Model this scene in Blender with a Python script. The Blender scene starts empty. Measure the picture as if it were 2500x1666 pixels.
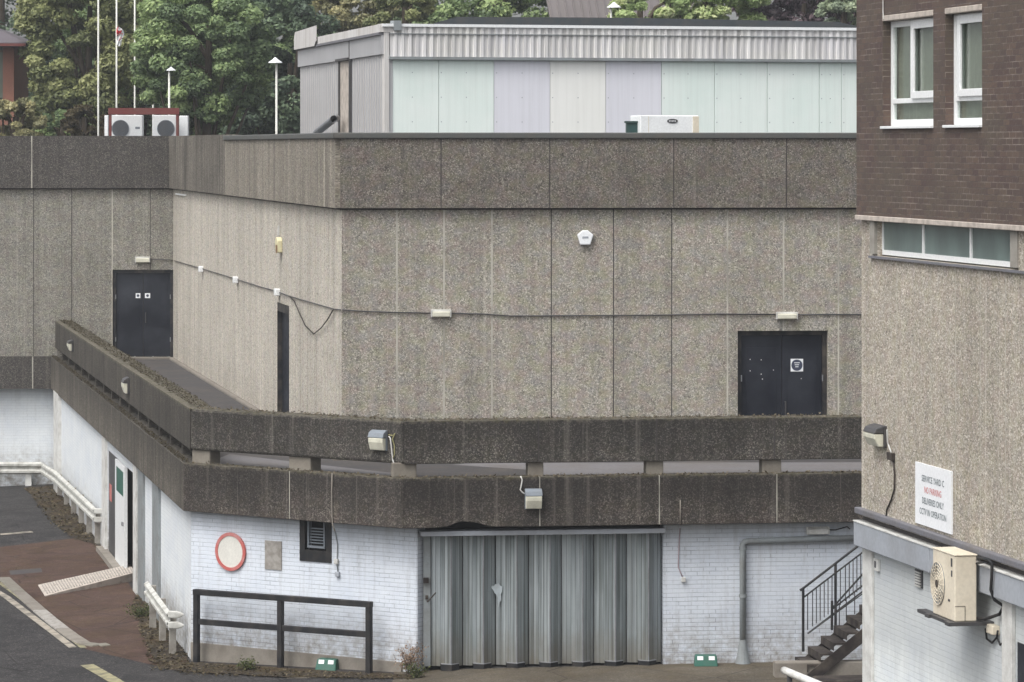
import bpy, bmesh, math, random
import numpy as np
from mathutils import Vector, Matrix
random.seed(7); rng = np.random.default_rng(11)
SC = bpy.context.scene
COL = SC.collection
R = math.radians
# ------------------------------------------------------------------ camera, world, sun
F, CX, HY, EYE = 9000.0, 1250.0, 358.0, 10.0        # focal in photo pixels, principal column, horizon row, eye height
cam = bpy.data.cameras.new("camera"); co = bpy.data.objects.new("camera", cam); COL.objects.link(co)
co.location = (0, 0, EYE); co.rotation_euler = (R(90), 0, 0)
cam.sensor_width = 36; cam.lens = F / 2500 * 36; cam.shift_y = -(833 - HY) / 2500; cam.clip_end = 3000; cam.clip_start = .5
SC.camera = co
SC.view_settings.view_transform = 'Standard'; SC.view_settings.look = 'None'
SC.view_settings.gamma = 1; SC.view_settings.exposure = 0.78
w = bpy.data.worlds.new("World"); SC.world = w; w.use_nodes = True
nt = w.node_tree; nt.nodes.clear()
sky = nt.nodes.new('ShaderNodeTexSky'); sky.sky_type = 'NISHITA'; sky.sun_disc = False
sky.sun_elevation = R(52); sky.sun_rotation = R(222); sky.air_density = 1.0; sky.dust_density = 4.0; sky.ozone_density = 1.0
hs = nt.nodes.new('ShaderNodeHueSaturation'); hs.inputs['Saturation'].default_value = .22
bg = nt.nodes.new('ShaderNodeBackground'); bg.inputs['Strength'].default_value = .128
wo = nt.nodes.new('ShaderNodeOutputWorld')
nt.links.new(sky.outputs[0], hs.inputs['Color']); nt.links.new(hs.outputs[0], bg.inputs['Color']); nt.links.new(bg.outputs[0], wo.inputs['Surface'])
sl = bpy.data.lights.new("sun", 'SUN'); sl.energy = 1.35; sl.angle = R(28); sl.color = (1, .975, .94)
so = bpy.data.objects.new("sun", sl); COL.objects.link(so)
so.rotation_euler = Vector((.42, .5, -1.3)).to_track_quat('-Z', 'Y').to_euler(); so.location = (-20, -20, 40)

# ------------------------------------------------------------------ shader helpers
def srgb(r, g, b):
    f = lambda c: (c / 255 / 12.92) if c / 255 <= .04045 else ((c / 255 + .055) / 1.055) ** 2.4
    return (f(r), f(g), f(b), 1)
class NT:
    def __init__(s, name):
        s.m = bpy.data.materials.new(name); s.m.use_nodes = True; s.t = s.m.node_tree; s.t.nodes.clear()
        s.out = s.n('ShaderNodeOutputMaterial'); s.p = s.n('ShaderNodeBsdfPrincipled'); s.l(s.p.outputs[0], s.out.inputs[0])
        s.uvn = s.n('ShaderNodeUVMap'); s.uvn.uv_map = 'UV'
    def n(s, t, **k):
        x = s.t.nodes.new(t)
        for a, b in k.items(): setattr(x, a, b)
        return x
    def l(s, a, b): s.t.links.new(a, b)
    def put(s, inp, v):
        if hasattr(v, 'is_output') or hasattr(v, 'links'): s.l(v, inp)
        else: inp.default_value = v
    def vec(s, sx=1, sy=1, ox=0, oy=0):
        m = s.n('ShaderNodeMapping'); m.inputs['Scale'].default_value = (sx, sy, 1); m.inputs['Location'].default_value = (ox, oy, 0)
        s.l(s.uvn.outputs[0], m.inputs[0]); return m.outputs[0]
    def noise(s, sx=1, sy=None, detail=3, rough=.6, ox=0, oy=0, scale=1.0):
        x = s.n('ShaderNodeTexNoise'); x.inputs['Scale'].default_value = scale; x.inputs['Detail'].default_value = detail
        x.inputs['Roughness'].default_value = rough; s.l(s.vec(sx, sx if sy is None else sy, ox, oy), x.inputs['Vector']); return x.outputs['Fac']
    def noise3(s, sc, detail=3):
        g = s.n('ShaderNodeNewGeometry'); x = s.n('ShaderNodeTexNoise'); x.inputs['Scale'].default_value = sc; x.inputs['Detail'].default_value = detail
        s.l(g.outputs['Position'], x.inputs['Vector']); return x.outputs['Fac']
    def voro(s, sc, sx=None):
        x = s.n('ShaderNodeTexVoronoi'); x.inputs['Scale'].default_value = 1; s.l(s.vec(sx or sc, sc), x.inputs['Vector'])
        sp = s.n('ShaderNodeSeparateColor'); s.l(x.outputs['Color'], sp.inputs[0]); return sp.outputs[0], sp.outputs[1], x.outputs['Distance']
    def ramp(s, f, *st):
        r = s.n('ShaderNodeValToRGB'); e = r.color_ramp.elements
        while len(e) < len(st): e.new(.5)
        for i, (p, c) in enumerate(st): e[i].position = p; e[i].color = c if hasattr(c, '__len__') else (c, c, c, 1)
        s.l(f, r.inputs[0]); return r.outputs[0]
    def mix(s, f, a, b, bt='MIX'):
        x = s.n('ShaderNodeMix', data_type='RGBA', blend_type=bt); s.put(x.inputs[0], f); s.put(x.inputs[6], a); s.put(x.inputs[7], b); return x.outputs[2]
    def math(s, op, a, b=0.0, c=None):
        x = s.n('ShaderNodeMath', operation=op); s.put(x.inputs[0], a); s.put(x.inputs[1], b)
        if c is not None: s.put(x.inputs[2], c)
        return x.outputs[0]
    def attr(s, nm):
        x = s.n('ShaderNodeAttribute'); x.attribute_name = nm; return x.outputs['Fac']
    def zpos(s):
        g = s.n('ShaderNodeNewGeometry'); x = s.n('ShaderNodeSeparateXYZ'); s.l(g.outputs['Position'], x.inputs[0]); return x.outputs[2]
    def range(s, v, a, b, c=0.0, d=1.0):
        x = s.n('ShaderNodeMapRange'); s.put(x.inputs[0], v)
        for i, q in enumerate((a, b, c, d)): x.inputs[1 + i].default_value = q
        return x.outputs[0]
    def bump(s, h, strength=.4, dist=.01):
        x = s.n('ShaderNodeBump'); x.inputs['Strength'].default_value = strength; x.inputs['Distance'].default_value = dist
        s.l(h, x.inputs['Height']); s.l(x.outputs[0], s.p.inputs['Normal'])
    def done(s, col, rough=.9, metal=0.0, spec=.3):
        s.put(s.p.inputs['Base Color'], col); s.put(s.p.inputs['Roughness'], rough); s.put(s.p.inputs['Metallic'], metal)
        s.p.inputs['Specular IOR Level'].default_value = spec; return s.m
def plain(name, c, rough=.6, metal=0.0, dirt=.25, dsc=3.0, dcol=(.12, .1, .08, 1), spec=.4):
    n = NT(name); f = n.ramp(n.noise3(dsc, 5), (.42, 0), (.75, 1)); f2 = n.noise3(dsc * 9, 3)
    c2 = n.mix(n.math('MULTIPLY', f, dirt), srgb(*c), dcol); c3 = n.mix(n.range(f2, .3, .7, 0, .12), c2, (.02, .02, .02, 1))
    return n.done(c3, n.range(f2, .2, .8, max(rough - .08, .05), min(rough + .1, 1)), metal, spec)
def agg(name, lo, mid, hi, streak=.3, blot=.35, dark=(.04, .036, .033, 1), topz=None, moss=None, pink=.5, ax=1.0):
    """exposed-aggregate concrete: pebbles in metres over the wall's own UV, vertical run-off streaks, blotches, moss along an edge"""
    n = NT(name)
    r, g, d = n.voro(38, 38 * ax); r2, g2, d2 = n.voro(60, 60 * ax)
    base = n.ramp(r, (0, srgb(*lo)), (.35, srgb(*mid)), (.8, srgb(*mid)), (1, srgb(*hi)))
    fine = n.noise(60, 60, 2, .7)
    base = n.mix(n.range(fine, .3, .7, 0, .55), base, srgb(*[int(.72 * q) for q in lo]))
    base = n.mix(n.range(r2, .8, .97, 0, .9), base, srgb(*hi))
    base = n.mix(n.range(g2, .84, .95, 0, .55), base, srgb(*[int(.55 * q) for q in lo]))
    hue = n.noise(3.2, 3.2, 3, .6, 5)
    base = n.mix(n.range(hue, .45, .62, 0,   .3 * pink), base, srgb(*[min(255, int(q * e)) for q, e in zip(mid, (.98, .84, .88))]), 'MIX')
    hue2 = n.noise(3.8, 3.8, 3, .6, 31); hue3 = n.noise(4.4, 4.4, 3, .6, 61)
    base = n.mix(n.range(hue3, .47, .62, 0, .28 * pink), base, srgb(*[min(255, int(q * e)) for q, e in zip(mid, (.84, .88, .99))]), 'MIX')
    base = n.mix(n.range(hue2, .47, .64, 0, .32 * pink), base, srgb(*[min(255, int(q * e)) for q, e in zip(mid, (.94, .98, .8))]), 'MIX')
    st = n.noise(7, .16, 4, .65); st2 = n.noise(1.6, .1, 3, .6, 40)
    base = n.mix(n.range(st, .42, .72, 0, streak), base, dark)
    base = n.mix(n.range(st2, .4, .7, 0, streak * .8), base, dark)
    bl = n.noise(.55, .8, 5, .6, 9)
    base = n.mix(n.range(bl, .4, .68, 0, blot), base, dark)
    if topz:
        z = n.zpos(); nz = n.noise(5, 5, 4, .7, 3)
        e = n.math('ADD', z, n.range(nz, 0, 1, -.12, .12))
        for (za, zb, colr, am) in topz: base = n.mix(n.range(e, za, zb, 0, am), base, colr)
    if moss:
        z = n.zpos(); e = n.math('ADD', z, n.range(n.noise(9, 9, 5, .75, 17), 0, 1, -.16, .16))
        for mz in moss: base = n.mix(n.range(e, mz[0], mz[1], 0, mz[2]), base, n.mix(n.range(n.noise(4, 4, 3, .6, 60), .35, .65), srgb(142, 136, 124), srgb(98, 94, 66)))
    lf = n.noise(.35, .3, 4, .6, 90); base = n.mix(n.range(lf, .35, .65, 0, .22), base, n.mix(1.0, base, (.5, .5, .5, 1), 'MULTIPLY'))
    dr = n.noise(4.5, .07, 5, .7, 120); base = n.mix(n.range(dr, .5, .7, 0, .22), base, n.mix(1.0, base, (.45, .44, .43, 1), 'MULTIPLY'))
    dl = n.noise(6.5, .09, 5, .7, 150); base = n.mix(n.range(dl, .56, .74, 0, .25), base, srgb(*hi))
    t = n.attr('tint'); base = n.mix(1.0, base, n.ramp(t, (0, .62), (1, 1.0)), 'MULTIPLY')
    h = n.math('ADD', n.math('MULTIPLY', r, .6), n.math('MULTIPLY', fine, .5)); n.bump(h, .55, .012)
    return n.done(base, .95, 0, .15)
def whitebrick(name, base=(212, 218, 226), line=(112, 120, 132), dirt=.35, vis=.75, warm=0):
    n = NT(name); b = n.n('ShaderNodeTexBrick'); b.offset = .5
    wv = n.n('ShaderNodeVectorMath', operation='ADD'); n.l(n.vec(), wv.inputs[0])
    wn = n.n('ShaderNodeTexNoise'); wn.inputs['Scale'].default_value = 3.0; n.l(n.vec(), wn.inputs['Vector'])
    ws = n.n('ShaderNodeVectorMath', operation='SCALE'); n.l(wn.outputs['Color'], ws.inputs[0]); ws.inputs['Scale'].default_value = .016; n.l(ws.outputs[0], wv.inputs[1])
    n.l(wv.outputs[0], b.inputs['Vector']); b.inputs['Scale'].default_value = 1; b.inputs['Brick Width'].default_value = .235
    b.inputs['Row Height'].default_value = .08; b.inputs['Mortar Size'].default_value = .007; b.inputs['Mortar Smooth'].default_value = .35
    b.inputs['Color1'].default_value = (1, 1, 1, 1); b.inputs['Color2'].default_value = (.86, .86, .86, 1); b.inputs['Mortar'].default_value = (0, 0, 0, 1)
    col = n.mix(1.0, srgb(*base), n.ramp(b.outputs['Color'], (.6, .93), (1, 1.0)), 'MULTIPLY')
    bl = n.noise(.9, 1.4, 5, .65, 12)
    col = n.mix(n.range(bl, .42, .68, 0, .3), col, srgb(178, 188, 204))
    z = n.zpos(); low = n.range(n.math('ADD', z, n.range(n.noise(2.5, 2.5, 5, .7, 8), 0, 1, -.5, .5)), .25, 1.3, 1, 0)
    sx_ = n.n('ShaderNodeSeparateXYZ'); n.l(wv.outputs[0], sx_.inputs[0])
    fr = n.math('FRACT', n.math('DIVIDE', sx_.outputs[1], .08)); hl = n.math('MAXIMUM', n.range(fr, 0, .1, 1, 0), n.range(fr, .93, 1, 0, 1))
    m = n.range(n.noise(.9, 5, 4, .7, 3), .36, .6, .1, 1)
    mp = n.range(n.noise(2.2, 3.2, 4, .7, 43), .5, .62, .04, .8)
    vv = n.math('MINIMUM', n.math('MULTIPLY', n.math('ADD', n.math('MULTIPLY', hl, m), n.math('MULTIPLY', n.math('MULTIPLY', b.outputs['Fac'], n.math('ADD', mp, n.math('MULTIPLY', low, .5))), n.math('SUBTRACT', 1.0, hl))), vis), 1.0)
    col = n.mix(vv, col, srgb(*line))
    dd = n.range(n.noise(6, .6, 5, .7, 77), .5, .78, 0, dirt); col = n.mix(dd, col, srgb(120, 116, 110))
    col = n.mix(n.math('MULTIPLY', low, n.range(n.noise(5, 5, 5, .7, 55), .36, .66, 0, .9)), col, srgb(122, 112, 98))
    fl = n.range(n.noise(9, 12, 6, .75, 95), .62, .66, 0, .45); col = n.mix(fl, col, srgb(150, 150, 148))
    up_ = n.range(n.math('ADD', z, n.range(n.noise(3, .8, 5, .7, 18), 0, 1, -.4, .3)), 2.4, 2.95, 0, .45); col = n.mix(up_, col, srgb(140, 144, 148))  # stains below the parapet, with the overhang's weak shade put into the colour
    sp = n.range(n.noise(28, 28, 3, .6, 5), .66, .75, 0, .5); col = n.mix(sp, col, srgb(140, 136, 132))
    n.bump(n.math('SUBTRACT', n.math('MULTIPLY', n.noise(16, 16, 3, .6), .35), b.outputs['Fac']), .55, .008)
    return n.done(col, .62, 0, .35)
def darkbrick(name):
    n = NT(name); b = n.n('ShaderNodeTexBrick'); b.offset = .5; n.l(n.vec(), b.inputs['Vector']); b.inputs['Scale'].default_value = 1
    b.inputs['Brick Width'].default_value = .25; b.inputs['Row Height'].default_value = .0815; b.inputs['Mortar Size'].default_value = .0055; b.inputs['Mortar Smooth'].default_value = .1
    b.inputs['Color1'].default_value = srgb(78, 63, 58); b.inputs['Color2'].default_value = srgb(98, 81, 69); b.inputs['Mortar'].default_value = srgb(76, 67, 62); b.inputs['Bias'].default_value = -.1
    col = n.mix(n.range(n.noise(.9, .9, 4, .6), .4, .65, 0, .6), b.outputs['Color'], srgb(84, 78, 66))
    col = n.mix(n.range(n.noise(12, 25, 3, .6, 4), .4, .75, 0, .5), col, srgb(78, 66, 70))
    vis = n.range(n.noise(1.1, 4.5, 6, .8, 9), .46, .66, 0, .75)
    col = n.mix(n.math('MULTIPLY', b.outputs['Fac'], vis), col, srgb(158, 147, 136))
    col = n.mix(n.range(n.noise(40, 40, 2, .5, 4), .72, .78, 0, .6), col, srgb(48, 42, 42))
    n.bump(n.math('SUBTRACT', n.noise(20, 20, 3, .6), b.outputs['Fac']), .4, .008)
    return n.done(col, .7, 0, .35)
def asphalt(name, c1, c2, grit=.3, moss=0):
    n = NT(name); col = n.mix(n.range(n.noise(.5, .5, 6, .65), .35, .65), srgb(*c1), srgb(*c2))
    col = n.mix(n.range(n.noise(1.8, 1.8, 6, .7, 103), .5, .72, 0, .4), col, srgb(*[min(255, int(q * 1.45)) for q in c2]))
    col = n.mix(n.range(n.noise(5, 5, 5, .7, 3), .4, .75, 0, .5), col, srgb(int(c1[0] * .7), int(c1[1] * .68), int(c1[2] * .66)))
    r, g, d = n.voro(45); col = n.mix(n.range(r, .8, 1, 0, grit), col, srgb(150, 146, 140)); col = n.mix(n.range(g, .8, 1, 0, .5), col, (.015, .015, .015, 1))
    col = n.mix(n.range(n.noise(1.5, 1.5, 6, .8, 8), .6, .66, 0, .35), col, srgb(60, 55, 50))
    col = n.mix(n.range(n.noise(.9, .9, 3, .5, 44), .56, .6, 0, .4), col, srgb(*[int(q * .78) for q in c1])); ck = n.n('ShaderNodeTexVoronoi', feature='DISTANCE_TO_EDGE'); ck.inputs['Scale'].default_value = .55; n.l(n.vec(), ck.inputs['Vector'])
    col = n.mix(n.range(ck.outputs['Distance'], 0, .012, .8, 0), col, (.012, .011, .01, 1))
    if moss:
        col = n.mix(n.range(n.noise(.8, .8, 7, .75, 21), .42, .6, 0, moss), col, n.mix(n.range(n.noise(7, 7, 4, .7, 22), .4, .6), srgb(84, 74, 40), srgb(66, 46, 34)))
    n.bump(n.math('ADD', r, n.noise(30, 30)), .4, .01); return n.done(col, .92, 0, .2)
def sheet(name, c1, c2, rough=.45, metal=.0, streak=.4, sx=9):
    n = NT(name); col = n.mix(n.range(n.noise(.7, .7, 4, .6), .35, .65), srgb(*c1), srgb(*c2))
    col = n.mix(n.range(n.noise(sx, .25, 4, .7, 2), .45, .72, 0, streak), col, srgb(104, 98, 88))
    t = n.attr('tint'); col = n.mix(1.0, col, n.ramp(t, (0, .62), (1, 1.0)), 'MULTIPLY')
    return n.done(col, rough, metal, .4)
def leafmat(name, c1, c2, c3):
    n = NT(name); t = n.attr('tint'); col = n.ramp(t, (0, srgb(*c1)), (.5, srgb(*c2)), (1, srgb(*c3)))
    tr = n.n('ShaderNodeBsdfTranslucent'); n.l(col, tr.inputs[0]); ms = n.n('ShaderNodeMixShader'); ms.inputs[0].default_value = .4
    n.done(col, .55, 0, .3); n.l(n.p.outputs[0], ms.inputs[1]); n.l(tr.outputs[0], ms.inputs[2]); n.l(ms.outputs[0], n.out.inputs[0]); return n.m

# ------------------------------------------------------------------ geometry helpers
def px(x, t): return (x - CX) / F * t
def pt(x, y, t): return Vector((px(x, t), t, EYE - (y - HY) * t / F))
class Wall:
    def __init__(s, x0, t0, x1, t1):
        s.p0 = Vector((px(x0, t0), t0)); s.p1 = Vector((px(x1, t1), t1)); s.setup()
    @classmethod
    def pts(c, a, b): o = c.__new__(c); o.p0 = Vector(a); o.p1 = Vector(b); o.setup(); return o
    def setup(s): d = s.p1 - s.p0; s.L = d.length; s.u = d / s.L; s.n = Vector((s.u.y, -s.u.x))
    def U(s, x, n=0):
        q = (x - CX) / F; o = s.p0 + n * s.n; return (q * o.y - o.x) / (s.u.x - q * s.u.y)
    def T(s, x, n=0): return (s.p0 + n * s.n).y + s.U(x, n) * s.u.y
    def Z(s, y, x, n=0): return EYE - (y - HY) * s.T(x, n) / F
    def P(s, u, n, z): v = s.p0 + s.u * u + s.n * n; return Vector((v.x, v.y, z))
    def W(s, x, y, n=0): return s.P(s.U(x, n), n, s.Z(y, x, n))
    def off(s, n): return Wall.pts(s.p0 + s.n * n, s.p1 + s.n * n)
class MB:
    def __init__(s): s.v = []; s.f = []; s.m = []; s.t = []; s.mi = 0; s.ti = 1.0
    def face(s, idx): s.f.append(tuple(idx)); s.m.append(s.mi); s.t.append(s.ti)
    def add(s, vs, fs):
        b = len(s.v); s.v += [Vector(q) for q in vs]
        for f in fs: s.face([b + i for i in f])
    def hexa(s, p): s.add(p, [(0, 1, 2, 3), (7, 6, 5, 4), (0, 4, 5, 1), (1, 5, 6, 2), (2, 6, 7, 3), (3, 7, 4, 0)]); return s
    def box(s, x0, x1, y0, y1, z0, z1):
        return s.hexa([(x0, y0, z0), (x1, y0, z0), (x1, y1, z0), (x0, y1, z0), (x0, y0, z1), (x1, y0, z1), (x1, y1, z1), (x0, y1, z1)])
    def wbox(s, w, u0, u1, n0, n1, z0, z1):
        P = w.P; return s.hexa([P(u0, n1, z0), P(u1, n1, z0), P(u1, n0, z0), P(u0, n0, z0), P(u0, n1, z1), P(u1, n1, z1), P(u1, n0, z1), P(u0, n0, z1)])
    def prism(s, w, prof, n0, n1):
        a = [w.P(u, n1, z) for u, z in prof]; b = [w.P(u, n0, z) for u, z in prof]; k = len(prof)
        s.add(a + b, [tuple(range(k)), tuple(range(2 * k - 1, k - 1, -1))] + [(i, (i + 1) % k, k + (i + 1) % k, k + i) for i in range(k)]); return s
    def poly(s, vs): s.add(vs, [tuple(range(len(vs)))]); return s
    def tube(s, pts, r, seg=8, r2=None, cap=True):
        pts = [Vector(p) for p in pts]; base = len(s.v); n = len(pts); up = None
        for i, p in enumerate(pts):
            d = (pts[min(i + 1, n - 1)] - pts[max(i - 1, 0)]).normalized()
            if up is None: up = d.orthogonal().normalized()
            a = (up - d * up.dot(d)).normalized(); up = a; b = d.cross(a); rr = r if r2 is None else r + (r2 - r) * i / (n - 1)
            for k in range(seg):
                an = 2 * math.pi * k / seg; s.v.append(p + (a * math.cos(an) + b * math.sin(an)) * rr)
        for i in range(n - 1):
            for k in range(seg):
                k2 = (k + 1) % seg; s.face((base + i * seg + k, base + i * seg + k2, base + (i + 1) * seg + k2, base + (i + 1) * seg + k))
        if cap: s.face([base + k for k in range(seg)][::-1]); s.face([base + (n - 1) * seg + k for k in range(seg)])
        return s
    def disc(s, w, u, z, n0, n1, r, seg=40, ri=0.0):
        if ri <= 0: return s.prism(w, [(u + r * math.cos(2 * math.pi * k / seg), z + r * math.sin(2 * math.pi * k / seg)) for k in range(seg)], n0, n1)
        b = len(s.v)
        for k in range(seg):
            c, q = math.cos(2 * math.pi * k / seg), math.sin(2 * math.pi * k / seg)
            for rr, nn in ((r, n1), (ri, n1), (ri, n0), (r, n0)): s.v.append(w.P(u + rr * c, nn, z + rr * q))
        for k in range(seg):
            k2 = (k + 1) % seg
            for j in range(4): j2 = (j + 1) % 4; s.face((b + 4 * k + j, b + 4 * k2 + j, b + 4 * k2 + j2, b + 4 * k + j2))
        return s
    def build(s, name, mats, parent=None, bevel=0, smooth=False, recalc=True, **props):
        if not isinstance(mats, (list, tuple)): mats = [mats]
        vs = np.array([tuple(q) for q in s.v]); org = np.array([(vs[:, 0].min() + vs[:, 0].max()) / 2, (vs[:, 1].min() + vs[:, 1].max()) / 2, vs[:, 2].min()])
        me = bpy.data.meshes.new(name); me.from_pydata([tuple(q) for q in (vs - org)], [], s.f)
        for m in mats: me.materials.append(m)
        me.polygons.foreach_set('material_index', s.m)
        at = me.attributes.new('tint', 'FLOAT', 'FACE'); at.data.foreach_set('value', s.t)
        if recalc:
            bm = bmesh.new(); bm.from_mesh(me); bmesh.ops.recalc_face_normals(bm, faces=bm.faces); bm.to_mesh(me); bm.free()
        uv = me.uv_layers.new(name='UV'); me.update()
        for p in me.polygons:
            nn = p.normal
            if abs(nn.z) > .75: tu, tv = Vector((1, 0, 0)), Vector((0, 1, 0))
            else: tu = Vector((-nn.y, nn.x, 0)).normalized(); tv = Vector((0, 0, 1))
            for li in p.loop_indices:
                q = Vector(vs[me.loops[li].vertex_index]); uv.data[li].uv = (q.dot(tu), q.dot(tv))
        if smooth:
            me.polygons.foreach_set('use_smooth', [True] * len(me.polygons))
        o = bpy.data.objects.new(name, me); COL.objects.link(o)
        pl = Vector((0, 0, 0)); q = parent
        while q is not None: pl += q.location; q = q.parent
        o.parent = parent; o.location = Vector(org) - pl
        if bevel:
            b = o.modifiers.new('bevel', 'BEVEL'); b.width = bevel; b.segments = 2; b.limit_method = 'ANGLE'; b.angle_limit = R(40)
        for k, v in props.items(): o[k] = v
        return o
def build_each(mb, name, mats, parent=None, **k):
    """every connected piece of mb as an object of its own"""
    par = list(range(len(mb.v)))
    def find(i):
        while par[i] != i: par[i] = par[par[i]]; i = par[i]
        return i
    for f in mb.f:
        for j in f[1:]: par[find(j)] = find(f[0])
    comps = {}
    for q, f in enumerate(mb.f): comps.setdefault(find(f[0]), []).append(q)
    res = []
    for fs in comps.values():
        o = MB(); idx = {}
        for q in fs:
            for j in mb.f[q]:
                if j not in idx: idx[j] = len(o.v); o.v.append(mb.v[j])
            o.mi, o.ti = mb.m[q], mb.t[q]; o.face([idx[j] for j in mb.f[q]])
        res.append(o.build(name, mats, parent, **k))
    return res
def thing(name, loc, label, cat, group=None):
    o = bpy.data.objects.new(name, None); COL.objects.link(o); o.location = loc; o.empty_display_size = .3
    o['label'] = label; o['category'] = cat
    if group: o['group'] = group
    return o
def clone(root, loc, label=None, rotz=0.0):
    r = root.copy(); COL.objects.link(r); r.location = loc; r.rotation_euler = (0, 0, rotz)
    if label: r['label'] = label
    for ch in list(root.children):
        c = ch.copy(); COL.objects.link(c); c.parent = r
        for g in ch.children: d = g.copy(); COL.objects.link(d); d.parent = c
    return r
def text_mb(mb, w, txt, uc, zc, size, n, wx=1.0, width=None):
    cu = bpy.data.curves.new('t', 'FONT'); cu.body = txt; cu.size = size; cu.align_x = 'CENTER'; cu.align_y = 'CENTER'; cu.resolution_u = 2; cu.offset = size * .012
    o = bpy.data.objects.new('t', cu); COL.objects.link(o); bpy.context.view_layer.update()
    me = bpy.data.meshes.new_from_object(o.evaluated_get(bpy.context.evaluated_depsgraph_get()))
    xs = [v.co.x for v in me.vertices]; ww = max(xs) - min(xs)
    if width: wx = width / ww
    mb.add([w.P(uc + v.co.x * wx, n, zc + v.co.y) for v in me.vertices], [tuple(p.vertices) for p in me.polygons])
    bpy.data.objects.remove(o); bpy.data.curves.remove(cu); bpy.data.meshes.remove(me)
# ground: a yard plane on the right, a gently tilted one on the left, meeting in a crease
def gz(X, Y): return min(.25, .27 + .0484 * X + .0121 * (Y - 68.9))
def gp(x, y, dz=0.0):
    t = 75.0
    for _ in range(30): t = F * (EYE - gz(px(x, t), t)) / (y - HY)
    X = px(x, t); return Vector((X, t, gz(X, t) + dz))

def cells(u0, u1, z0, z1, holes):
    rs = [(u0, u1, z0, z1)]
    for (a, b, c, d) in holes:
        out = []
        for (p, q, r, s_) in rs:
            if b <= p or a >= q or d <= r or c >= s_: out.append((p, q, r, s_)); continue
            if a > p: out.append((p, a, r, s_))
            if b < q: out.append((b, q, r, s_))
            a2, b2 = max(a, p), min(b, q)
            if c > r: out.append((a2, b2, r, c))
            if d < s_: out.append((a2, b2, d, s_))
        rs = out
    return rs
def paneled(w, u0, u1, z0, z1, thick, joints, holes=(), n1=0.0, gap=.011, tint=(.78, 1.0)):
    """wall of panels: joints = [(u, 'w'|'d'|'n')]; slot 0 panel, 1 pale sealant, 2 dark joint"""
    mb = MB(); js = sorted([j for j in joints if u0 + .1 < j[0] < u1 - .1]); edges = [u0] + [j[0] for j in js] + [u1]
    for i in range(len(edges) - 1):
        a = edges[i] + (gap if i > 0 else 0); b = edges[i + 1] - (gap if i < len(edges) - 2 else 0)
        mb.mi = 0; mb.ti = random.uniform(*tint)
        for c in cells(a, b, z0, z1, holes): mb.wbox(w, c[0], c[1], n1 - thick, n1, c[2], c[3])
    for u, k in js:
        mb.mi = 1 if k == 'w' else 2; mb.ti = 1
        for c in cells(u - gap * 1.5, u + gap * 1.5, z0 + .003, z1 - .003, holes):
            mb.wbox(w, c[0], c[1], n1 - thick * .5, n1 + (.002 if k != 'd' else -.008), c[2], c[3])
    return mb
def strip_chain(w, u0, u1, n0, n1, z0, z1, m0, m1):
    """box whose ends are mitred: m0/m1 = how far the outer edge extends past u0/u1 per metre of n"""
    P = w.P
    return [P(u0 + m0 * n1, n1, z0), P(u1 + m1 * n1, n1, z0), P(u1 + m1 * n0, n0, z0), P(u0 + m0 * n0, n0, z0),
            P(u0 + m0 * n1, n1, z1), P(u1 + m1 * n1, n1, z1), P(u1 + m1 * n0, n0, z1), P(u0 + m0 * n0, n0, z1)]
def miter(wa, wb):
    """slope of the mitre line at the junction wa-end/wb-start: returns (m for wa end, m for wb start)"""
    ang = math.atan2(wa.u.x * wb.u.y - wa.u.y * wb.u.x, wa.u.dot(wb.u)); m = math.tan(ang / 2)
    return m, -m

# ------------------------------------------------------------------ materials
M = {}
M['agg_main'] = agg('aggregate_main', (126, 122, 113), (177, 172, 160), (226, 219, 206), streak=.18, blot=.12, pink=.9)
M['agg_side'] = agg('aggregate_side', (176, 170, 157), (220, 213, 200), (238, 232, 219), streak=.26, blot=.06, pink=.5, ax=.3)
M['agg_left'] = agg('aggregate_left', (108, 106, 100), (158, 155, 145), (200, 196, 184), streak=.14, blot=.2, pink=.5)
M['agg_band'] = agg('aggregate_band', (84, 80, 75), (130, 124, 115), (180, 173, 162), streak=.15, blot=.25, pink=.9)
M['agg_bandm'] = agg('aggregate_band_stained', (104, 99, 91), (142, 136, 125), (176, 169, 157), streak=.7, blot=.4, pink=.3, ax=.35)
M['agg_bandl'] = agg('aggregate_band_left', (62, 60, 59), (92, 89, 86), (140, 134, 126), streak=.25, blot=.3, pink=.3)
M['agg_bands'] = agg('aggregate_band_side', (128, 122, 112), (164, 157, 144), (194, 187, 173), streak=.45, blot=.1, pink=.4, ax=.35)
dk_ = (.028, .026, .025, 1)
M['agg_walk'] = agg('aggregate_walkway', (62, 59, 56), (94, 90, 84), (166, 160, 150), streak=.4, blot=.5, pink=.7, dark=dk_, moss=[(4.85, 4.93, .6)], topz=[(4.1, 4.75, dk_, .5)])
M['agg_walklow'] = agg('aggregate_walkway_low', (64, 59, 55), (98, 91, 84), (168, 160, 150), streak=.45, blot=.55, pink=.7, dark=dk_, moss=[(3.79, 3.88, .55)], topz=[(2.9, 3.55, dk_, .62)])
M['agg_walkside'] = agg('aggregate_walkway_side', (92, 87, 79), (122, 116, 106), (158, 151, 139), streak=.6, blot=.4, pink=.3, dark=(.036, .033, .03, 1), moss=[(4.83, 4.93, .6)], topz=[(3.1, 3.9, dk_, .5)], ax=.5)
M['agg_right'] = agg('aggregate_right', (150, 143, 130), (192, 184, 169), (232, 224, 212), streak=.14, blot=.12, pink=.45, ax=.55)
M['seal'] = plain('pale_sealant', (184, 180, 168), .8, dirt=.75, dsc=1.8, dcol=(.13, .12, .105, 1))
M['joint'] = plain('dark_joint', (66, 62, 62), .9)
M['coping'] = plain('lead_coping', (82, 84, 82), .6, dirt=.4)
M['wbrick'] = whitebrick('painted_brick')
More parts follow.
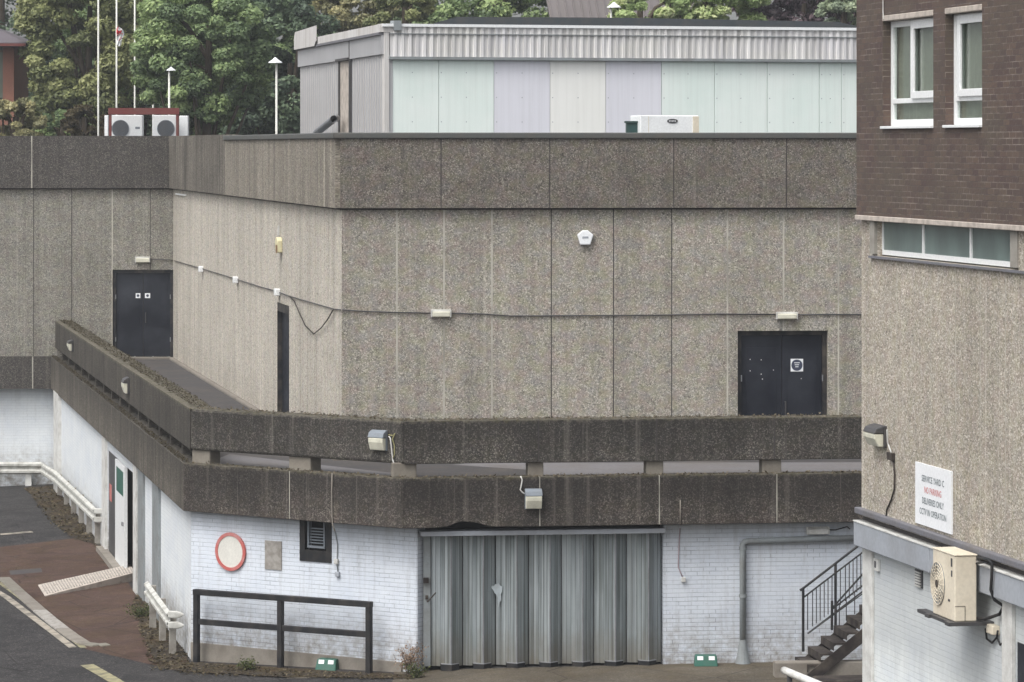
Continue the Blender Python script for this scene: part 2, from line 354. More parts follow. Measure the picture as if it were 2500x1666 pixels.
M['wbrick2'] = whitebrick('painted_brick_side', (222, 226, 228), (170, 176, 184), dirt=.15, vis=.35)
M['wbrick3'] = whitebrick('painted_brick_right', (230, 234, 232), (150, 158, 164), dirt=.18, vis=.35)
M['dbrick'] = darkbrick('engineering_brick')
M['asphalt'] = asphalt('asphalt', (43, 42, 43), (58, 56, 56))
M['redtar'] = asphalt('red_tarmac', (70, 52, 46), (82, 64, 57), .15, .3)
M['concrete_yard'] = asphalt('worn_concrete', (100, 93, 82), (74, 69, 61), .3, .3)
M['litter'] = asphalt('leaf_litter_ground', (60, 53, 45), (52, 48, 43), .1, .7)
M['deck'] = plain('walkway_asphalt', (66, 64, 65), .85, dirt=.4, dsc=1.2)
M['decklight'] = plain('walkway_screed', (112, 110, 112), .85, dirt=.4, dsc=1.2)
M['skirt'] = plain('skirting_concrete', (128, 122, 114), .9, dirt=.55, dsc=2)
M['navy'] = plain('navy_door_paint', (17, 21, 32), .5, dirt=.75, dsc=1.1, dcol=(.045, .05, .062, 1), spec=.25)
M['navyframe'] = plain('dark_frame_paint', (24, 26, 31), .5, dirt=.6, dsc=4)

M['black'] = plain('black_paint', (19, 21, 25), .65, dirt=.3, dsc=4)
M['void'] = plain('dark_interior', (18, 20, 22), .9, dirt=.1)
M['white'] = plain('white_upvc', (236, 238, 238), .35, dirt=.05)
M['whitepaint'] = plain('old_white_paint', (214, 214, 210), .55, dirt=.45, dsc=4, dcol=(.16, .13, .1, 1))
M['piergrey'] = plain('pier_concrete', (128, 122, 112), .9, dirt=.5, dsc=3)
M['railpaint'] = plain('dirty_rail_paint', (196, 196, 190), .6, dirt=.65, dsc=5, dcol=(.14, .12, .09, 1))
M['postpaint'] = plain('dirty_post_paint', (158, 154, 146), .8, dirt=.7, dsc=5)
M['cream'] = plain('cream_casing', (222, 212, 192), .5, dirt=.2, dsc=2.5, dcol=(.25, .16, .08, 1))
M['diffuser'] = plain('yellowed_diffuser', (216, 214, 196), .4, dirt=.25, dsc=6)
M['lampgrey'] = plain('grey_lamp_housing', (128, 136, 144), .5, dirt=.3, dsc=5)
M['lampdark'] = plain('dark_lamp_housing', (66, 66, 68), .5, dirt=.3, dsc=5)
M['greypaint'] = plain('grey_fascia_paint', (160, 165, 172), .5, dirt=.3, dsc=1.5)
M['leadgrey'] = plain('lead_flashing', (112, 112, 118), .55, dirt=.4, dsc=2)
M['pipegrey'] = plain('grey_drainpipe', (138, 144, 146), .5, dirt=.5, dsc=2.5)
M['conc'] = plain('weathered_concrete', (136, 130, 121), .9, dirt=.6, dsc=3)
M['jambgrey'] = plain('grey_jamb', (150, 146, 138), .85, dirt=.4, dsc=5)
M['conclight'] = plain('pale_concrete', (190, 180, 170), .9, dirt=.55, dsc=6)
M['galv'] = plain('galvanised_steel', (150, 152, 156), .45, .5, dirt=.4)
M['rust'] = plain('rusty_steel', (38, 31, 29), .8, dirt=.6, dsc=4)
M['red'] = plain('red_paint', (186, 96, 90), .6, dirt=.45, dsc=5, dcol=(.6, .5, .48, 1))
M['redbeam'] = plain('red_oxide_beam', (108, 50, 46), .6, dirt=.3)
M['board'] = plain('weathered_board', (160, 156, 150), .85, dirt=.7, dsc=8)
M['mint'] = [sheet('panel_' + k, c1, c2, .5, 0, s_) for k, c1, c2, s_ in (
    ('mint', (220, 232, 226), (228, 236, 231), .1), ('white', (232, 232, 227), (236, 236, 232), .08), ('lavender', (218, 218, 225), (221, 221, 228), .1))]
M['clad'] = sheet('grey_cladding', (168, 168, 170), (178, 178, 180), .45, .1, .25, 14)
M['corr'] = sheet('corrugated_fascia', (226, 224, 226), (232, 230, 224), .5, 0, .4, 16)
M['trimwhite'] = sheet('trim_white', (208, 206, 204), (198, 194, 190), .6, 0, .5)
M['darkroof'] = plain('dark_roof_edge', (62, 68, 72), .8, dirt=.3)
M['yellow'] = plain('worn_yellow_line', (150, 144, 112), .85, dirt=.95, dsc=5, dcol=(.05, .048, .045, 1))
M['whiteline'] = plain('worn_white_line', (160, 152, 138), .85, dirt=.95, dsc=4, dcol=(.05, .047, .045, 1))
M['sett'] = plain('stone_setts', (122, 118, 108), .9, dirt=.6, dsc=5)
M['bait'] = plain('green_bait_box', (34, 92, 78), .5, dirt=.2)
M['signwhite'] = plain('sign_white', (238, 240, 242), .45, dirt=.06)
M['signred'] = plain('sign_red_letters', (212, 138, 138), .6, dirt=.05)
M['signblack'] = plain('sign_dark_letters', (118, 128, 132), .6, dirt=.05)
M['signblue'] = plain('sign_blue', (52, 62, 84), .5, dirt=.2)
M['bark'] = plain('bark', (78, 68, 56), .95, dirt=.5)
def glassmat(name, c, rough=.06, frost=0):
    n = NT(name); col = n.mix(n.range(n.noise(1.2, .5, 4, .6), .35, .65), srgb(*c), srgb(*[int(q * .8) for q in c]))
    n.p.inputs['IOR'].default_value = 1.5; return n.done(col, rough, 0, .5)
M['glass'] = glassmat('window_glass', (112, 120, 108)); ng = NT('clear_glass'); gl_ = ng.n('ShaderNodeBsdfGlossy'); gl_.inputs['Roughness'].default_value = .03; tr_ = ng.n('ShaderNodeBsdfTransparent'); tr_.inputs[0].default_value = (.9, .95, .92, 1)
lw = ng.n('ShaderNodeLayerWeight'); mx = ng.n('ShaderNodeMixShader'); ng.l(ng.math('POWER', lw.outputs['Facing'], 4.0), mx.inputs[0]); ng.l(tr_.outputs[0], mx.inputs[1]); ng.l(gl_.outputs[0], mx.inputs[2]); ng.l(mx.outputs[0], ng.out.inputs[0]); M['clear'] = ng.m
M['reflection_curtain'] = plain('reflection_curtain_cloth', (158, 154, 146), .9, dirt=.2, dsc=2)
M['frosted'] = glassmat('dusty_glass', (112, 128, 124), .3)
def galvdoor():
    n = NT('steel_shutter_leaf'); col = n.mix(n.range(n.noise(.8, .5, 4, .6), .35, .65), srgb(140, 149, 150), srgb(172, 180, 184))
    wv = n.n('ShaderNodeTexWave', wave_type='BANDS', bands_direction='X', wave_profile='SAW'); wv.inputs['Scale'].default_value = 1.9; wv.inputs['Distortion'].default_value = 0
    n.l(n.vec(1, 0), wv.inputs['Vector'])
    col = n.mix(n.range(n.noise(8, .1, 4, .7, 3), .46, .64, 0, .75), col, srgb(198, 206, 208)); col = n.mix(n.range(n.noise(6, .1, 4, .7, 30), .44, .64, 0, .75), col, srgb(88, 93, 90))
    low = n.range(n.math('ADD', n.zpos(), n.noise(2, 2)), .6, 1.5, 1, 0); col = n.mix(n.math('MULTIPLY', low, .75), col, srgb(124, 114, 96))
    col = n.mix(n.range(n.noise(5, 3, 6, .8, 70), .66, .7, 0, .6), col, srgb(186, 190, 188))
    t = n.attr('tint'); col = n.mix(1.0, col, n.ramp(t, (0, .6), (1, 1.0)), 'MULTIPLY')
    return n.done(col, .42, .35, .5)
M['steel'] = galvdoor()

# ================================================================== GROUND
mb = MB()
def gstrip(mb, x0, x1, y0, y1, nx, ny, dz=0):
    b = len(mb.v)
    for j in range(ny + 1):
        for i in range(nx + 1):
            X = x0 + (x1 - x0) * i / nx; Y = y0 + (y1 - y0) * j / ny; mb.v.append(Vector((X, Y, gz(X, Y) + dz)))
    for j in range(ny):
        for i in range(nx): k = b + j * (nx + 1) + i; mb.face((k, k + 1, k + nx + 2, k + nx + 1))
def ycrease(X): return 68.9 + (-.02 - .0484 * X) / .0121
# right-hand yard and beyond (level), left-hand yard (tilted), both cut exactly at the crease
def crease_x(Y): return (-.02 - .0121 * (Y - 68.9)) / .0484
A_, B_ = (crease_x(30), 30), (crease_x(108), 108)
mb.poly([(A_[0], 30, .25), (60, 30, .25), (60, 108, .25), (B_[0], 108, .25)])
mb.poly([(-30, 30, gz(-30, 30)), (A_[0], 30, .25), (B_[0], 108, .25), (-30, 108, gz(-30, 108))])
zb = .25
mb.poly([(-900, 108, gz(-30, 108)), (-30, 108, gz(-30, 108)), (B_[0], 108, .25), (60, 108, .25), (900, 108, .25), (900, 1800, .25), (-900, 1800, .25)])
mb.poly([(-900, -60, gz(-30, 30)), (-30, -60, gz(-30, 30)), (-30, 30, gz(-30, 30)), (-30, 108, gz(-30, 108)), (-900, 108, gz(-30, 108))])
mb.poly([(60, -60, .25), (900, -60, .25), (900, 108, .25), (60, 108, .25)])
mb.poly([(-30, -60, gz(-30, 30)), (A_[0], -60, .25), (A_[0], 30, .25), (-30, 30, gz(-30, 30))])
mb.poly([(A_[0], -60, .25), (60, -60, .25), (60, 30, .25), (A_[0], 30, .25)])
mb.build('ground', M['asphalt'], kind='structure', recalc=False)
def flat(name, pix, mat, dz, **p):
    m_ = MB(); m_.poly([gp(x, y, dz) for x, y in pix]); return m_.build(name, mat, recalc=False, **p)
flat('pavement', [(0, 1336), (90, 1326), (205, 1312), (262, 1345), (330, 1450), (455, 1612), (440, 1640), (206, 1585), (60, 1470), (0, 1425)][::-1], M['redtar'], .004, kind='structure')
m_ = MB(); cols = list(range(960, 2321, 40)); tops = [1638 + (1612 - 1638) * (x - 1000) / 1100 for x in cols]; R_ = 8
for jj in range(R_ + 1):
    for x, ty in zip(cols, tops): m_.v.append(gp(x + (6 * math.sin(jj * 2.1) if x == 960 else 0), ty + (1760 - ty) * jj / R_, .010))
for jj in range(R_):
    for ii in range(len(cols) - 1): k = jj * len(cols) + ii; m_.face((k + len(cols), k + len(cols) + 1, k + 1, k))
m_.build('concrete_apron', M['concrete_yard'], kind='structure', recalc=False)

# ================================================================== MAIN CONCRETE BUILDING
LW = Wall(-420, 108, 423, 108)            # far left wall, facing the camera
SW = Wall(423, 108, 834, 73)              # long angled wall
FW = Wall(834, 73, 2330, 73.9)            # facing wall
bld = thing('concrete_building', (0, 75, 0), 'large pebble-faced concrete building with a raised walkway and white painted brick ground floor', 'building')
ZP, ZB, ZW = 10.28, 8.78, 3.3
agm = [None, M['seal'], M['joint']]
# --- left wall
lj = [(LW.U(x), k) for x, k in ((82, 'd'), (175, 'd'), (274, 'w'), (367, 'd'), (-12, 'd'), (-106, 'w'), (-200, 'd'), (-300, 'w'))]
ld = (LW.U(274.6), LW.L - .001, 3.83, LW.Z(659, 350))
paneled(LW, 0, LW.L, ZW, ZB + .1, .25, lj, [ld], tint=(.8, 1)).build('wall', [M['agg_left'], M['seal'], M['joint']], bld, label='mid grey far wall with the black double door')
mb = paneled(LW, 0, LW.L + .16, ZB, 10.31, .35, [(LW.U(x), k) for x, k in ((79, 'w'), (272, 'd'), (-112, 'd'), (-300, 'd'))], n1=.14, tint=(.85, 1))
mb.build('parapet_band', [M['agg_bandl'], M['seal'], M['joint']], bld, label='dark weathered band along the far wall')
# --- angled wall
nd = (SW.U(676.5), SW.U(706), 3.6, SW.Z(742, 690))
js = [(1.2 * k + .5, 'w' if k in (11, 27) else ('d' if k % 2 == 0 or k > 12 else 'n')) for k in range(30)]
js = [j for j in js if j[1] != 'n']
paneled(SW, 0, SW.L, ZW, ZB + .1, .3, js, [nd], gap=.012, tint=(.86, 1)).build('wall', [M['agg_side'], M['seal'], M['joint']], bld, label='long pale wall seen at a slant')
ub = SW.U(562)
paneled(SW, -.02, ub, ZB, 10.30, .4, [(2.4 * k + .5, 'd') for k in range(1, 15)], n1=.14, gap=.012, tint=(.8, 1)).build('parapet_band', [M['agg_bandm'], M['seal'], M['joint']], bld, label='dark stained short piece of band beside the inner corner')
paneled(SW, ub, SW.L + .03, ZB, 10.16, .4, [(2.4 * k + .5, 'd' if k != 14 else 'w') for k in range(1, 15)], n1=.14, gap=.012, tint=(.9, 1)).build('parapet_band', [M['agg_bands'], M['seal'], M['joint']], bld, label='pale streaked band on the slanted wall')
# --- facing wall
fd = (FW.U(1801), FW.U(2021), 3.6, FW.Z(808, 1910))
fj = [(FW.U(x), k) for x, k in ((969, 'w'), (1084, 'w'), (1201, 'w'), (1346, 'd'), (1498, 'd'), (1640, 'd'), (1776, 'w'), (1913, 'w'), (2047, 'w'), (2185, 'w'))]
paneled(FW, 0, FW.L, ZW, ZB + .1, .3, fj, [fd], tint=(.88, 1)).build('wall', [M['agg_main'], M['seal'], M['joint']], bld, label='broad facing wall above the walkway')
paneled(FW, -.03, FW.L, ZB, 10.16, .4, [(FW.U(x), k) for x, k in ((1076, 'd'), (1341, 'd'), (1643, 'd'), (1918, 'd'), (2200, 'd'))], n1=.14, tint=(.88, 1)).build('parapet_band', [M['agg_band'], M['seal'], M['joint']], bld, label='darker projecting band along the facing wall')
mb = MB(); mb.hexa(strip_chain(SW, ub, SW.L, -.35, .19, 10.155, 10.275, 0, miter(SW, FW)[0])); mb.hexa(strip_chain(FW, 0, FW.L, -.35, .19, 10.155, 10.275, miter(SW, FW)[1], 0))
mb.build('coping', M['coping'], bld, bevel=.02)
# dark strip standing in for the shadow line under the band
mb = MB()
for W_, n_ in ((LW, .03), (SW, .03), (FW, .03)): mb.wbox(W_, .0, W_.L, -.02, n_, ZB - .035, ZB - .002)
mb.build('shadow_gap', M['joint'], bld)
# roof deck
mb = MB(); ext = lambda w_, n_: [w_.P(0, n_, 9.6), w_.P(w_.L, n_, 9.6)]
mb.poly([LW.P(0, -.3, 9.6), LW.P(LW.L, -.3, 9.6), SW.P(SW.L, -.3, 9.6), FW.P(FW.L, -.3, 9.6), Vector((14, 112, 9.6)), Vector((-24, 112, 9.6)), Vector((-24, 108.3, 9.6))][::-1])
mb.build('roof_deck', M['darkroof'], bld, recalc=False)
# --- doors
def double_door(W_, x0, x1, z0, z1, rec, label, leaf_mat=M['navy']):
    u0, u1 = x0, x1
    fr = MB(); fw = .09
    fr.wbox(W_, u0 + .001, u0 + fw, -rec - .1, -rec + .05, z0, z1 - .001); fr.wbox(W_, u1 - fw, u1 - .001, -rec - .1, -rec + .05, z0, z1 - .001); fr.wbox(W_, u0 + fw, u1 - fw, -rec - .1, -rec + .05, z1 - fw, z1 - .001)
    d = fr.build('door_frame', M['navyframe'], bld, label=label)
    um = (u0 + u1) / 2
    for a, b in ((u0 + fw + .004, um - .006), (um + .006, u1 - fw - .004)):
        l = MB(); l.wbox(W_, a, b, -rec - .06, -rec, z0 + .02, z1 - fw - .004)
        l.wbox(W_, a + .1, b - .1, -rec + .0, -rec + .008, z0 + .9, z1 - fw - .25)
        l.build('door_leaf', leaf_mat, d, bevel=.004)
    h = MB()
    for s_ in (-1, 1):
        for zz in (z0 + .45, z0 + 1.7):
            uu = u0 + fw if s_ < 0 else u1 - fw
            h.wbox(W_, uu - .012, uu + .012, -rec + .0505, -rec + .058, zz, zz + .13)
    build_each(h, 'hinge', M['galv'], d)
    m_ = MB(); m_.wbox(W_, um + .06, um + .085, -rec + .04, -rec + .055, z0 + 1.0, z0 + 1.3); m_.wbox(W_, um + .06, um + .085, -rec, -rec + .04, z0 + 1.0, z0 + 1.02); m_.wbox(W_, um + .06, um + .085, -rec, -rec + .04, z0 + 1.28, z0 + 1.3); m_.build('pull_handle', M['lampdark'], d)
    return d
d = double_door(LW, ld[0], ld[1], ld[2], ld[3], .1, 'black double door at the far end of the walkway')
for x0, x1 in ((330.6, 342), (353, 366)):
    m_ = MB(); m_.wbox(LW, LW.U(x0), LW.U(x1), -.091, -.086, LW.Z(728.5, 340), LW.Z(716.5, 340)); m_.build('door_notice', M['signwhite'], d)
for x0, x1 in ((333, 339.5), (356, 363)):
    m_ = MB(); m_.disc(LW, LW.U((x0 + x1) / 2), LW.Z(722.5, 340), -.085, -.083, .04, 16); m_.build('notice_symbol', M['signblue'], d)
m_ = MB(); m_.wbox(LW, ld[0] + .1, ld[1] + .0, -.0, .35, 3.62, 3.83); m_.build('door_step', M['skirt'], bld)
d = double_door(FW, fd[0], fd[1], fd[2], fd[3], .16, 'dark navy double door in the facing wall')
u0, u1 = FW.U(1933), FW.U(1963.5); zc = FW.Z(893, 1948); hh = (u1 - u0) / 2
m_ = MB(); m_.wbox(FW, u0, u1, -.151, -.146, zc - hh, zc + hh); m_.build('door_notice', M['signwhite'], d)
m_ = MB(); m_.disc(FW, (u0 + u1) / 2, zc, -.145, -.143, hh * .9, 28); m_.build('notice_symbol', M['signblue'], d)
m_ = MB()
for k, t_ in enumerate(('FIRE', 'DOOR', 'KEEP', 'CLEAR')[:0]): pass
for k in range(3): m_.wbox(FW, (u0 + u1) / 2 - .055 + .01 * k, (u0 + u1) / 2 + .055 - .012 * k, -.142, -.141, zc + .04 - .04 * k, zc + .055 - .04 * k)
m_.build('notice_lettering', M['signwhite'], d)
m_ = MB(); um = (fd[0] + fd[1]) / 2; rr = random.Random(3)
for (xx, yy) in ((1834, 879), (1861, 880), (1834, 907), (1861, 915), (1891, 905), (1864, 927), (1959, 926)):
    u_ = FW.U(xx); z_ = FW.Z(yy, xx); m_.wbox(FW, u_ - .009, u_ + .009, -.1515, -.149, z_ - .01, z_ + .01)
build_each(m_, 'paint_chip', M['whitepaint'], d)
# narrow door in slanted wall
m_ = MB(); m_.wbox(SW, nd[0] + .002, nd[1] - .002, -.2, -.12, 3.6, nd[3] - .002); dd = m_.build('door', M['navy'], bld, label='narrow dark door in the slanted wall')
m_ = MB(); m_.wbox(SW, nd[0] + .003, nd[0] + .02, -.119, -.005, 3.62, nd[3] - .2); m_.wbox(SW, nd[0] + .003, nd[1] - .003, -.119, -.01, nd[3] - .198, nd[3] - .004)  # black lining added over jamb and head so the reveal reads dark
m_.build('door_frame', M['navyframe'], dd)
# skirting along the walkway wall
m_ = MB(); m_.wbox(SW, .35, nd[0] - .02, .0, .16, 3.6, 3.84); m_.wbox(SW, nd[1] + .02, SW.L, .0, .16, 3.6, 3.84); build_each(m_, 'skirting', M['skirt'], bld, bevel=.03)
m_ = MB(); m_.wbox(FW, .2, fd[0] - .05, .0, .12, 3.6, 3.86); m_.wbox(FW, fd[1] + .05, FW.L, .0, .12, 3.6, 3.86); build_each(m_, 'skirting', M['skirt'], bld, bevel=.03)

# ================================================================== WALKWAY
A1 = (px(447, 71.6), 71.6); A2 = (px(980, 68.3), 68.3); A3 = (px(2330, 69.75), 69.75)
dirL = Vector((-.1952, 1)).normalized(); A0 = (A1[0] - .1962 * (107.9 - 71.6), 107.9)
PL, PC, PF = Wall.pts(A0, A1), Wall.pts(A1, A2), Wall.pts(A2, A3)
mLC = miter(PL, PC); mCF = miter(PC, PF)
def run(z0, z1, nin, nout, name, mats_, jl, jc, jf, lab, notch=False, bev=.025):
    for W_, ma, mb_, js_, mt, lb in ((PL, 0, mLC[0], jl, mats_[0], lab[0]), (PC, mLC[1], mCF[0], jc, mats_[1], lab[1]), (PF, mCF[1], 0, jf, mats_[1], lab[2])):
        m_ = MB(); js2 = sorted(js_); E = [(0, ma)] + [(u, 0) for u, k in js2] + [(W_.L, mb_)]
        for i in range(len(E) - 1):
            a, b = E[i], E[i + 1]; m_.mi = 0; m_.ti = random.uniform(.86, 1); g0 = .01 if i else 0; g1 = .01 if i < len(E) - 2 else 0
            if notch and W_ is PF and i == 0:
                un0, un1 = W_.U(1094), W_.U(1186)
                prof = [(0 + ma * nout, z0), (un0 - .25, z0), (un0, z0 + .025), (un0 + .12, z0 + .075), (un0 + .25, z0 + .115), (un0 + .42, z0 + .1), (un0 + .55, z0 + .085), (un1 - .05, z0 + .05), (un1 + .08, z0 + .01), (b[0] - g1, z0), (b[0] - g1, z1), (0 + ma * nout, z1)]
                m_.prism(W_, prof, nout - .1, nout); hx = strip_chain(W_, a[0], b[0] - g1, nin, nout - .1, z0 + .14, z1, a[1], 0); m_.hexa(hx)
            else: m_.hexa(strip_chain(W_, a[0] + g0, b[0] - g1, nin, nout, z0, z1, a[1], b[1]))
        for u, k in js2:
            m_.mi = 1 if k == 'w' else 2; m_.ti = 1; m_.wbox(W_, u - .014, u + .014, nin + .01, nout - .004, z0 + .004, z1 - .004)
        m_.build(name, [mt, M['seal'], M['joint']], bld, bevel=bev, label=lb)
run(2.92, 3.85, -.35, 0, 'lower_parapet', (M['agg_walkside'], M['agg_walklow']), [(PL.U(x), 'w') for x in (178, 232, 335, 380)],
    [(PC.U(706), 'w')], [(PF.U(x), 'w') for x in (1318, 1610, 1897, 2190)],
    ('lower parapet along the slanted part of the walkway, weeds and dirt on its top', 'lower parapet on the angled corner', 'lower parapet over the folding door with a broken bottom edge'), notch=True)
run(4.10, 4.90, -.62, -.14, 'upper_parapet', (M['agg_walkside'], M['agg_walk']), [(PL.U(x), 'd') for x in (240, 350)],
    [], [(PF.U(x), 'd') for x in (1318, 1607, 1895, 2190)],
    ('upper parapet along the slanted part of the walkway', 'upper parapet on the angled corner', 'dark upper parapet in front of the facing wall'), bev=.05)
# piers in the slot
for W_, lst in ((PC, ((463, 512), (705, 758))), (PF, ((958, 1017), (1289, 1327), (1578, 1620), (1861, 1908), (2180, 2220)))):
    for a, b in lst:
        m_ = MB(); ua, ub_ = max(W_.U(a, -.2), .05 if W_ is PC else -.2), W_.U(b, -.2)
        m_.wbox(W_, ua, ub_, -.52, -.2, 3.8, 4.12); m_.build('pier', M['piergrey'], bld, bevel=.02)
for k in range(15):
    u = 2.0 + k * 2.35
    m_ = MB(); m_.wbox(PL, u - .12, u + .12, -.52, -.2, 3.8, 4.12); m_.build('pier', M['agg_walkside'], bld)
m_ = MB(); m_.hexa(strip_chain(PL, 0, PL.L, -.75, -.69, 3.6, 4.105, 0, mLC[0])); m_.build('inner_upstand', M['joint'], bld)
# walkway slab
m_ = MB(); zf = 3.78
top = [PL.P(0, -.3, zf), PL.P(PL.L + mLC[0] * -.3, -.3, zf), PC.P(PC.L + mCF[0] * -.3, -.3, zf), PF.P(PF.L, -.3, zf), FW.P(FW.L, -.1, zf), FW.P(0, -.1, zf), SW.P(0, -.1, zf)]
bot = [q - Vector((0, 0, .5)) for q in top]; k = len(top)
m_.add(top + bot, [tuple(range(k)), tuple(range(2 * k - 1, k - 1, -1))] + [(i, (i + 1) % k, k + (i + 1) % k, k + i) for i in range(k)])
m_.build('walkway_floor', M['deck'], bld)
def deckpt(x, t): return Vector((px(x, t), t, zf + .004))
m_ = MB(); m_.poly([deckpt(1105, 72.0), deckpt(1285, 70.9), deckpt(1305, 69.7), deckpt(2300, 70.4), deckpt(2300, 72.6), deckpt(1150, 72.4)][::-1]); build_each(m_, 'floor_patch', M['decklight'], bld, recalc=False)
m_ = MB(); m_.poly([deckpt(500, 72.2), deckpt(745, 70.6), deckpt(960, 69.5), deckpt(960, 70.2), deckpt(760, 72.2), deckpt(560, 74.5)][::-1]); build_each(m_, 'floor_patch', M['decklight'], bld, recalc=False)

# ================================================================== GROUND FLOOR, PAINTED BRICK
W1 = (px(467, 71.75), 71.75); W2 = (px(1015, 68.75), 68.75); W3 = (px(2330, 70.1), 70.1); W0 = (W1[0] - .1985 * (108 - 71.75), 108)
GL, GC, GF = Wall.pts(W0, W1), Wall.pts(W1, W2), Wall.pts(W2, W3)
zg0, zg1 = -.6, 3.28
gl = Wall(-420, 108.2, 142, 108.2)
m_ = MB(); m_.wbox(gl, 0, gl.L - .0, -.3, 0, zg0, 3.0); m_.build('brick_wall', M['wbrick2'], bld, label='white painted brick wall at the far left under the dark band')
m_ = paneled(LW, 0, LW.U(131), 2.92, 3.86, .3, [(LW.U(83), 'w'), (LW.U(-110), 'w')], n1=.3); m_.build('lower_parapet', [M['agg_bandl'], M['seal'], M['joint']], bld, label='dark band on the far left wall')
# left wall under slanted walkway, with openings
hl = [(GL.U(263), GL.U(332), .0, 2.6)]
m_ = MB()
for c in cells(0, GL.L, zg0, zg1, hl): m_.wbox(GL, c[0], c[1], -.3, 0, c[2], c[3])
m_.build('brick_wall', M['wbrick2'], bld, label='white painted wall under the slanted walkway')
def pil(a, b, mat, n=.05, nm='pilaster', z0=zg0, z1=2.95, lab=None):
    m_ = MB(); m_.wbox(GL, GL.U(a), GL.U(b), 0, n, z0, z1); o = m_.build(nm, mat, bld)
    if lab: o['label'] = lab
pil(139, 150, M['whitepaint'], .1); pil(254, 262.5, M['whitepaint'], .06); pil(333, 341, M['whitepaint'], .08); pil(341.5, 354.5, M['pipegrey'], .05); pil(378, 393, M['pipegrey'], .06, lab='grey green strip on the white wall')
o_ = hl[0]
m_ = MB(); m_.wbox(GL, o_[0] + .002, o_[1] - .002, -.29, -.25, zg0, 2.59); m_.build('door_recess', M['void'], bld)
m_ = MB(); m_.wbox(GL, GL.U(264), GL.U(282), -.06, -.02, 0, 2.58); sd = m_.build('door', M['lampdark'], bld, label='worn dark grey side door leaf')
m_ = MB(); m_.wbox(GL, GL.U(283), GL.U(306), -.05, .02, .12, 2.56); sd = m_.build('door', M['white'], bld, label='white side door with a green notice')
m_ = MB(); m_.wbox(GL, GL.U(286.5), GL.U(303), .021, .025, 1.85, 2.42); m_.build('door_notice', M['bait'], sd)
m_ = MB(); m_.wbox(GL, GL.U(302), GL.U(304), .021, .06, 1.18, 1.26); m_.build('handle', M['galv'], sd)
m_ = MB(); m_.wbox(GL, GL.U(266), GL.U(271), -.019, -.012, 1.4, 1.8); m_.build('door_notice', M['red'], bld.children[-2] if False else sd)
m_ = MB(); m_.wbox(GL, GL.U(256), GL.U(306), .0, .22, -.3, .16); m_.build('door_step', M['conc'], bld)
# corner chamfer wall
zt = 2.94
wn = (GC.U(733), GC.U(810), GC.Z(1372, 771), 2.97)
m_ = MB()
for c in cells(0, GC.L - .0, zg0, zg1, [wn]): m_.wbox(GC, c[0], c[1], -.3, 0, c[2], c[3])
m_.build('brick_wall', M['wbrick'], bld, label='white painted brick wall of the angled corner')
m_ = MB(); m_.wbox(GC, .02, GC.L - .3, 0, .05, -.5, .36); m_.build('plinth', M['conc'], bld, bevel=.01)
m_ = MB(); a, b, c, d_ = wn
m_.wbox(GC, a, a + .12, -.1, .02, c, d_); m_.wbox(GC, b - .12, b, -.1, .02, c, d_); m_.wbox(GC, a + .12, b - .12, -.1, .02, c, c + .22)
wf = m_.build('window', M['black'], bld, label='small dark louvred window under the parapet')
m_ = MB(); m_.wbox(GC, a + .1, b - .1, -.28, -.2, c + .1, d_); m_.build('pane', M['void'], wf)
m_ = MB(); m_.wbox(GC, a + .17, a + .2, -.1, .0, c + .3, d_ - .07); m_.wbox(GC, b - .2, b - .17, -.1, 0, c + .3, d_ - .07); m_.wbox(GC, a + .17, b - .17, -.1, 0, c + .26, c + .3)
for k in range(6): m_.wbox(GC, a + .2, b - .2, -.08, -.04, c + .34 + .055 * k, c + .36 + .055 * k)
m_.build('louvre', M['lampgrey'], wf)
# facing ground-floor wall with the folding door opening
go = (GF.U(1019.5), GF.U(1619.5), 0, 2.85)
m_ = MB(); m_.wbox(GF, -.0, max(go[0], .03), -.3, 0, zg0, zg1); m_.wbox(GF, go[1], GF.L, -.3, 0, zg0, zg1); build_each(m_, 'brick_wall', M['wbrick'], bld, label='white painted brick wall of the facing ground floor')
m_ = MB(); m_.wbox(GF, -.1, GF.L, -1.9, -1.8, zg0, 3.28); m_.build('inner_wall', M['void'], bld)
m_ = MB(); m_.wbox(GF, GF.U(1028, .26), GF.U(1625, .26), -.12, .26, 2.75, 2.84); hd = m_.build('door_track', M['greypaint'], bld, bevel=.008, label='pale steel beam over the folding door')
ridge = [235, 420, 612, 803, 990, 1178, 1368]; val = [125, 310, 500, 690, 878, 1065, 1252, 1455]
fx = lambda z: GF.U(1000 + z / 2.354, 0)
vb, vt = .29, 2.74
m_ = MB(); m_.wbox(GF, fx(82), fx(122), -.12, -.06, vb, vt); m_.build('door_stile', M['pipegrey'], hd)
